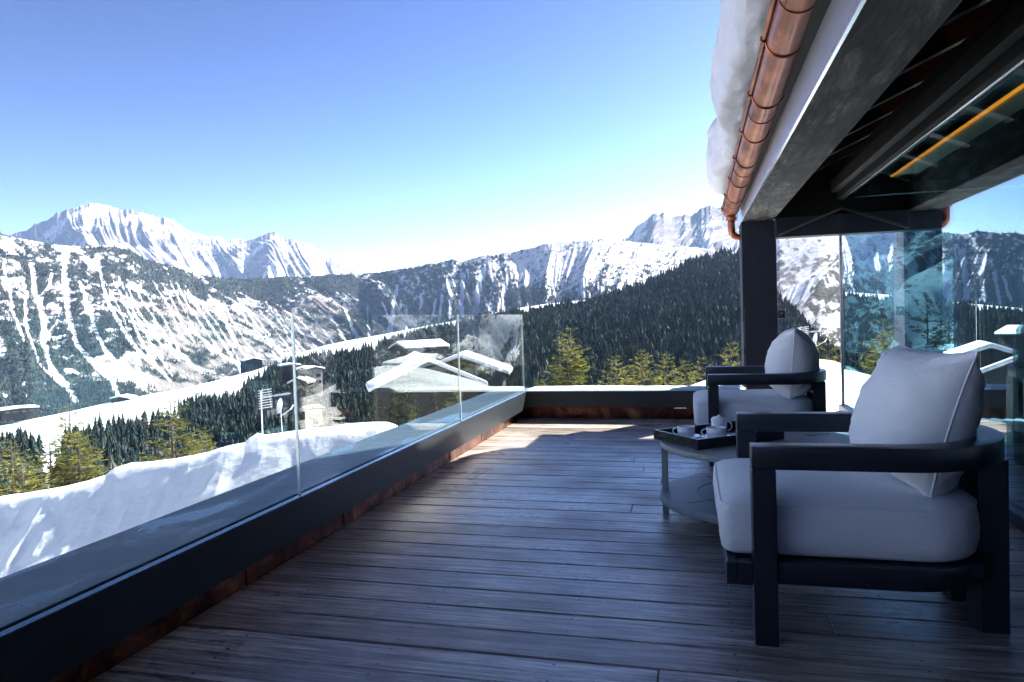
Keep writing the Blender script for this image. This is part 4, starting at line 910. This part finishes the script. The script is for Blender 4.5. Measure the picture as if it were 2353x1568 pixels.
# curtain
pts = [(2.42+.025*k, 7.5+.045*math.sin(k*1.55)+.012*math.sin(k*.7), 0) for k in range(48)]
g = MB(); g.sweep(pts, [(-.003, .02), (.003, .02), (.003, 1.88), (-.003, 1.88)]); o = g.build('curtain', M['curtain'], smooth='all'); tag(o, 'long pleated grey curtain hanging inside the room behind the glass', 'curtain')
# armchair inside
e = empty('armchair', (2.25, 3.6, 0), .1); tag(e, 'low pale armchair inside the room, seen through the tinted glass', 'armchair')
g = MB(); g.box(-.42, .42, -.42, .42, .12, .40); g.build('seat', M['sofa_cloth'], e, bevel=.05, seg=4, smooth=True)
g = MB(); g.box(-.56, -.425, -.45, .45, .06, .62); g.build('armrest', M['sofa_cloth'], e, bevel=.05, seg=4, smooth=True)
g = MB(); g.box(.425, .56, -.45, .45, .06, .62); g.build('armrest', M['sofa_cloth'], e, bevel=.05, seg=4, smooth=True)
g = MB(); g.box(-.42, .42, .425, .58, .10, .74); g.build('backrest', M['sofa_cloth'], e, bevel=.05, seg=4, smooth=True)
for sx in (-.48, .48):
    for sy in (-.38, .48): g = MB(); g.box(sx-.02, sx+.02, sy-.02, sy+.02, 0, .09); g.build('leg', M['black'], e)
# small black lamp by the post
e = empty('wall_lamp', (.93, 8.3, 1.02)); tag(e, 'small square black lamp fixed to the side of the post', 'lamp')
g = MB(); g.box(.001, .075, -.035, .035, 0, .095); g.build('lamp_body', M['black'], e, bevel=.004)
g = MB(); g.lathe([(0, 0), (.012, 0), (.012, .004), (0, .004)], (0, 0, 0), 12); o = g.build('lamp_lens', M['steel'], e); o.rotation_euler = (PI/2, 0, 0); o.location = (.035, -.036, .06)

# ------------------------------------------------------------------ lounge chairs
def arm_path(inset=0.0, x0=0.0):
    P = [(x0, .045+inset, 0), (.12, .045+inset, 0), (.30, .045+inset, 0), (.44, .045+inset, 0)]
    rx, ry, cx_ = .355-inset, .385-inset, .455
    for a in np.linspace(-PI/2, PI/2, 34)[1:-1]: P.append((cx_+rx*math.cos(a), .43+ry*math.sin(a), 0))
    P += [(.44, .815-inset, 0), (.30, .815-inset, 0), (.12, .815-inset, 0), (x0, .815-inset, 0)]
    return P
def seat_outline():
    P = []; x0, x1, y0, y1 = -.10, .735, .075, .785
    for cx_, cy_, r_, a0 in ((x0+.05, y0+.05, .05, PI), (x1-.20, y0+.20, .20, 1.5*PI), (x1-.20, y1-.20, .20, 0), (x0+.05, y1-.05, .05, .5*PI)):
        n = 6 if r_ < .1 else 14
        for k in range(n+1): a = a0+PI/2*k/n; P.append((cx_+r_*math.cos(a), cy_+r_*math.sin(a)))
    Q = []
    for i in range(len(P)):
        a = Vector(P[i]); b = Vector(P[(i+1) % len(P)]); n = max(1, int((b-a).length/.05))
        for k in range(n): Q.append(tuple(a.lerp(b, k/n)))
    return Q
def cushion(seed):
    O = seat_outline(); n = len(O); c = np.array([.32, .43]); bm = bmesh.new(); rings = []
    spec = [(.90, .277), (.96, .279), (.99, .292), (1.005, .33), (1.012, .365), (1.008, .41), (.998, .438), (.992, .447), (.985, .4485), (.97, .456), (.93, .466), (.84, .477), (.68, .485), (.45, .490), (.22, .492)]
    for k, (s, z) in enumerate(spec):
        R_ = []
        for i, p in enumerate(O):
            q = np.array(p)-c; ins = (1-s)*.42; L = np.linalg.norm(q)
            if k < 9: q2 = q*(1-ins/L)
            else: q2 = q*s
            zz = z+(float(fbm(p[0]*6+seed, p[1]*6, 700, 3))-.5)*.010*(1 if 2 < k < 14 else 0)
            out = (float(fbm(i*.21+seed, z*14, 710, 3))-.5)*.012*(1 if 2 < k < 7 else 0)
            q2 = q2*(1+out/L); R_.append(bm.verts.new((c[0]+q2[0], c[1]+q2[1], zz)))
        rings.append(R_)
    for A, B in zip(rings, rings[1:]):
        for i in range(n): bm.faces.new((A[i], A[(i+1) % n], B[(i+1) % n], B[i]))
    bm.faces.new(rings[0][::-1]); bm.faces.new(rings[-1]); me = bpy.data.meshes.new('seat_cushion'); bm.to_mesh(me)
    pip = [tuple(v.co+Vector((0, 0, .001))) for v in rings[7]]; bm.free(); me.materials.append(M['linen']); me.polygons.foreach_set('use_smooth', [True]*len(me.polygons))
    return me, pip
def pillow_mesh(w, h, T, seed, pin=.08):
    n = 40; us = np.sin(np.linspace(-PI/2, PI/2, n)); U, Vv = np.meshgrid(us, us)
    X = U*w/2*(1-pin*(1-np.abs(Vv)**2.2)*np.abs(U)**1.5); Y = Vv*h/2*(1-pin*(1-np.abs(U)**2.2)*np.abs(Vv)**1.5)
    th = T/2*(np.clip(1-np.abs(U)**2.4, 0, 1)*np.clip(1-np.abs(Vv)**2.4, 0, 1))**.50
    wr = (ridged(U*1.6+seed, Vv*2.6, 720+seed, 3)-.6)*.018+(fbm(U*4, Vv*7, 730+seed, 3)-.5)*.014
    rad = np.hypot(U, Vv); ang = np.arctan2(np.abs(Vv), np.abs(U)); cr = np.exp(-((ang-PI/4)/.35)**2)*sstep(.75, 1.15, rad)
    wr = wr+cr*.018*np.sin(np.arctan2(Vv, U)*26)
    e = np.clip(th/(T*.2), 0, 1); V = []; F = []
    th = th*(1-.22*Vv*0+.18*(-Vv))
    for sg in (1, -1):
        b = len(V)*0
        Z = sg*(th+wr*e); V.append(np.stack([X, Y, Z], -1).reshape(-1, 3))
    i = np.arange(n*n).reshape(n, n); Fq = np.stack([i[:-1, :-1], i[:-1, 1:], i[1:, 1:], i[1:, :-1]], -1).reshape(-1, 4)
    me = mesh_np('back_pillow', np.concatenate(V), np.concatenate([Fq, Fq[:, ::-1]+n*n]), M['linen'])
    bm = bmesh.new(); bm.from_mesh(me); bmesh.ops.remove_doubles(bm, verts=bm.verts, dist=1e-4); bm.to_mesh(me); bm.free()
    edge = [(X[0, k], Y[0, k], 0) for k in range(n)]+[(X[k, -1], Y[k, -1], 0) for k in range(1, n)]+[(X[-1, k], Y[-1, k], 0) for k in range(n-2, -1, -1)]+[(X[k, 0], Y[k, 0], 0) for k in range(n-2, 0, -1)]
    return me, edge
def chair(loc, rz, seed, label, ptilt, pw=.60, ph=.53, pT=.36, ploc=(.62, .43), prz=0.0, pin=.08):
    e = empty('lounge_chair', loc, rz); tag(e, label, 'armchair', 'white cushioned lounge chairs on the terrace')
    wd = .045
    g = MB(); g.sweep(arm_path(), [(-wd, .585), (wd, .585), (wd, .660), (-wd, .660)]); g.build('armrest', M['chair'], e, bevel=.004, smooth=True)
    for yy in (.0, .77): g = MB(); g.box(0, .075, yy+.001, yy+.089, 0, .584); g.build('leg', M['chair'], e, bevel=.004)
    for yy in (.235, .505): g = MB(); g.box(.735, .825, yy, yy+.12, 0, .584); g.build('leg', M['chair'], e, bevel=.004)
    g = MB(); g.sweep(arm_path(.012, .078), [(-.028, .200), (.028, .200), (.028, .272), (-.028, .272)]); g.build('seat_rail', M['chair'], e, bevel=.003, smooth=True)
    g = MB(); g.box(-.085, -.050, .012, .848, .196, .272); g.box(-.049, -.002, .012, .06, .196, .272); g.box(-.049, -.002, .80, .848, .196, .272); g.build('front_rail', M['chair'], e, bevel=.003)
    g = MB(); g.box(-.048, .70, .10, .76, .236, .270); g.build('seat_base', M['chair'], e)
    me, pip = cushion(seed); o = link('seat_cushion', me, e)
    g = MB(); g.tube(pip, .0028, 6, closed=True); g.build('piping', M['linen'], o, smooth='all')
    me, ed = pillow_mesh(pw, ph, pT, seed, pin); o = link('back_pillow', me, e)
    up = Vector((math.sin(ptilt), 0, math.cos(ptilt))); u = Vector((0, 1, 0)); nrm = u.cross(up)
    R_ = Matrix.Rotation(prz, 3, 'Z') @ Matrix(((u.x, up.x, nrm.x), (u.y, up.y, nrm.y), (u.z, up.z, nrm.z)))
    o.matrix_local = Matrix.Translation((ploc[0], ploc[1], .478+ph/2*math.cos(ptilt)*.97)) @ R_.to_4x4()
    g = MB(); g.tube(ed, .0042, 6, closed=True); g.build('piping', M['linen'], o, smooth='all')
    return e
chair((.178, 2.385, 0), .0, 1, 'nearest dark-framed lounge chair with big white cushions on the right', .30, ph=.50, pT=.33, ploc=(.600, .445), prz=.12)
chair((.098, 5.17, 0), .0, 2, 'farther dark-framed lounge chair with white cushions beside the post, behind the coffee table', .08, ph=.50, pT=.37, ploc=(.625, .42), prz=-.125, pin=.035)

# ------------------------------------------------------------------ round coffee table with tray
TX, TY = .335, 3.93
e = empty('coffee_table', (TX, TY, 0)); tag(e, 'round two-tier weathered grey coffee table between the lounge chairs', 'table')
def disc(r_, z0, z1, slots):
    g = MB(); g.lathe([(0, z0), (r_-.012, z0), (r_-.003, z0+.004), (r_, z0+.012), (r_, z1-.006), (r_-.004, z1-.001), (r_-.010, z1), (r_*.62, z1), (r_*.615, z1-.004), (r_*.605, z1-.004), (r_*.60, z1), (0, z1)], (0, 0, 0), 72); return g
disc(.520, .378, .412, 0).build('table_top', M['table'], e, smooth=True)
disc(.530, .082, .125, 0).build('shelf', M['table'], e, smooth=True)
for a_, z_ in ((2.0, .4125), (.55, .4125), (-1.2, .4125), (3.9, .4125), (-2.55, .1255), (-.9, .1255), (.7, .1255), (2.2, .1255)):
    g = MB(); g.box(.30, .46, -.006, .006, 0, .0012); o = g.build('slot', M['black'], e); o.location = (0, 0, z_); o.rotation_euler = (0, 0, a_)
for a_ in (3.12, 4.69, 6.26, 7.83):
    g = MB(); g.box(-.016, .016, -.028, .028, 0, .376); o = g.build('leg', M['table'], e, bevel=.002); o.location = (.500*math.cos(a_), .500*math.sin(a_), 0); o.rotation_euler = (0, 0, a_)
# tray
TA = math.radians(37.8); tc = Vector((.122, 3.942, .4140))
e = empty('serving_tray', tc, TA); tag(e, 'black lacquered tray with raised rim on the coffee table', 'tray')
g = MB(); g.box(-.286, .286, -.192, .192, 0, .010); g.build('tray_floor', M['tray'], e, bevel=.002)
g = MB(); g.box(-.286, .286, -.192, -.180, .010, .052); g.box(-.286, .286, .180, .192, .010, .052); g.box(-.286, -.274, -.180, .180, .010, .052); g.box(.274, .286, -.180, .180, .010, .052); g.build('rim', M['tray'], e, bevel=.0015)
TZ = tc.z+.011
def saucer(x, y, r_, lb):
    g = MB(); g.lathe([(0, 0), (r_*.55, 0), (r_*.6, .003), (r_*.98, .013), (r_, .0145), (r_*.97, .0165), (r_*.6, .007), (r_*.5, .005), (0, .005)], (0, 0, 0), 40); o = g.build('saucer', M['china'], smooth='all'); o.location = (x, y, TZ); return tag(o, lb, 'saucer')
def cup(x, y, r_, h, ha, lb, z=.006, name='cup', lip=False):
    e = empty(name, (x, y, TZ+z)); tag(e, lb, name.replace('_', ' '))
    g = MB(); g.lathe([(0, 0), (r_*.72, 0), (r_*.86, .006), (r_*.97, h*.35), (r_, h), (r_-.003, h+.0008), (r_-.005, h-.002), (r_*.90, h*.35), (r_*.78, .010), (0, .008)], (0, 0, 0), 40); g.build('cup_body', M['china'], e, smooth='all')
    g = MB(); P = []
    for a in np.linspace(-1.35, 1.35, 12):
        rr = r_*.93+.026*math.cos(a)*1.1; P.append((rr*math.cos(ha), rr*math.sin(ha), h*.52+h*.34*math.sin(a)))
    g.tube(P, .0036, 8); g.build('handle', M['china'], e, smooth='all')
    if lip:
        g = MB(); a2 = ha+PI; g.lathe([(0, h*.99), (r_*.9, h*.99), (r_*.80, h*1.08), (.006, h*1.16), (.007, h*1.22), (0, h*1.27)], (0, 0, 0), 24); g.build('lid', M['china'], e, smooth='all')
    return e
saucer(-.045, 3.885, .078, 'white saucer under the coffee cup nearest the tray corner'); cup(-.045, 3.885, .047, .060, PI*.93, 'white coffee cup at the left end of the tray')
saucer(.112, 3.870, .080, 'white saucer under the cup in the middle of the tray'); cup(.112, 3.870, .052, .058, PI*1.0, 'wide white cup in the middle of the tray')
cup(.135, 4.080, .044, .082, -.3, 'white lidded milk jug standing behind the middle cup', z=.0, name='milk_jug', lip=True)
cup(.300, 4.020, .040, .075, PI*.3, 'white sugar bowl at the right end of the tray, seen under the armrest', z=.0, name='sugar_bowl')
for x, y, r_, lb in ((.03, 3.80, .4, 'small steel teaspoon lying beside the left saucer'), (.19, 3.82, .9, 'small steel teaspoon lying beside the middle saucer')):
    g = MB(); g.tube([(-.05, 0, .004), (.0, 0, .006), (.035, 0, .004)], [.002, .0018, .002], 6); g.lathe([(0, .0015), (.012, .003), (.013, .006), (0, .004)], (.046, 0, 0), 14)
    o = g.build('teaspoon', M['steel'], smooth='all'); o.location = (x, y, TZ); o.rotation_euler = (0, 0, r_); tag(o, lb, 'spoon')

# ------------------------------------------------------------------ aerials
def aerial(px, py, dist, hpx, lb, flip=1, scale=1.0):
    x, y, z = spot(px, py, dist); e = empty('antenna', (x, y, z), -angs(px, py)[0]); tag(e, lb, 'antenna'); u = dist/FPX*.93*scale
    H = hpx*u
    g = MB(); g.tube([(0, 0, -.8), (0, 0, H)], .013, 8); g.build('mast', M['antenna'], e)
    g = MB(); g.bar((0, -.1, H*.35), (flip*4*u, -.1, H*1.12), .010)
    for k in range(8):
        zz = H*(.38+.092*k); g.bar((-6*u, -.11, zz), (flip*30*u+(-6*u), -.11, zz+3.5*u), .012)
    g.bar((flip*22*u, -.1, H*.40), (flip*16*u, -.1, H*1.10), .008); g.build('element_grid', M['antenna'], e)
    g = MB(); g.bar((0, 0, H*.78), (flip*66*u, -.05, H*.86), .010)
    for k in range(9):
        xx = flip*(30+4*k)*u; zz = H*(.78+.08*(30+4*k)/66); g.bar((xx-2*u, -.05, zz-3.2*u), (xx+2.5*u, -.05, zz+3.6*u), .006)
    g.build('yagi_boom', M['antenna'], e)
    # dish seen from the side, with its arm
    g = MB(); n = 16
    prof = [(i/n*18*u, (i/n)**2*5*u) for i in range(n+1)]
    g.lathe(prof+[(prof[-1][0], prof[-1][1]+.006)]+[(r_, z_+.006) for r_, z_ in prof[::-1]], (0, 0, 0), 28); o = g.build('dish', M['antenna'], e, smooth=True); o.location = (flip*44*u, -.2, H*.44); o.rotation_euler = (0, -flip*1.35, .25)
    g = MB(); g.bar((flip*40*u, -.2, H*.06), (flip*66*u, -.2, H*.34), .010); g.bar((flip*64*u, -.2, H*.30), (flip*70*u, -.2, H*.46), .03); g.bar((flip*44*u, -.2, -.6), (flip*42*u, -.2, H*.3), .014); g.build('dish_arm', M['antenna'], e)
    return e
aerial(602, 962, 15.2, 64, 'white rooftop television aerial with dish standing in the snow bank', 1, 1.0)
aerial(1838, 800, 24, 56, 'pale aerial and dish behind the far chair, right of the post', 1, .8)
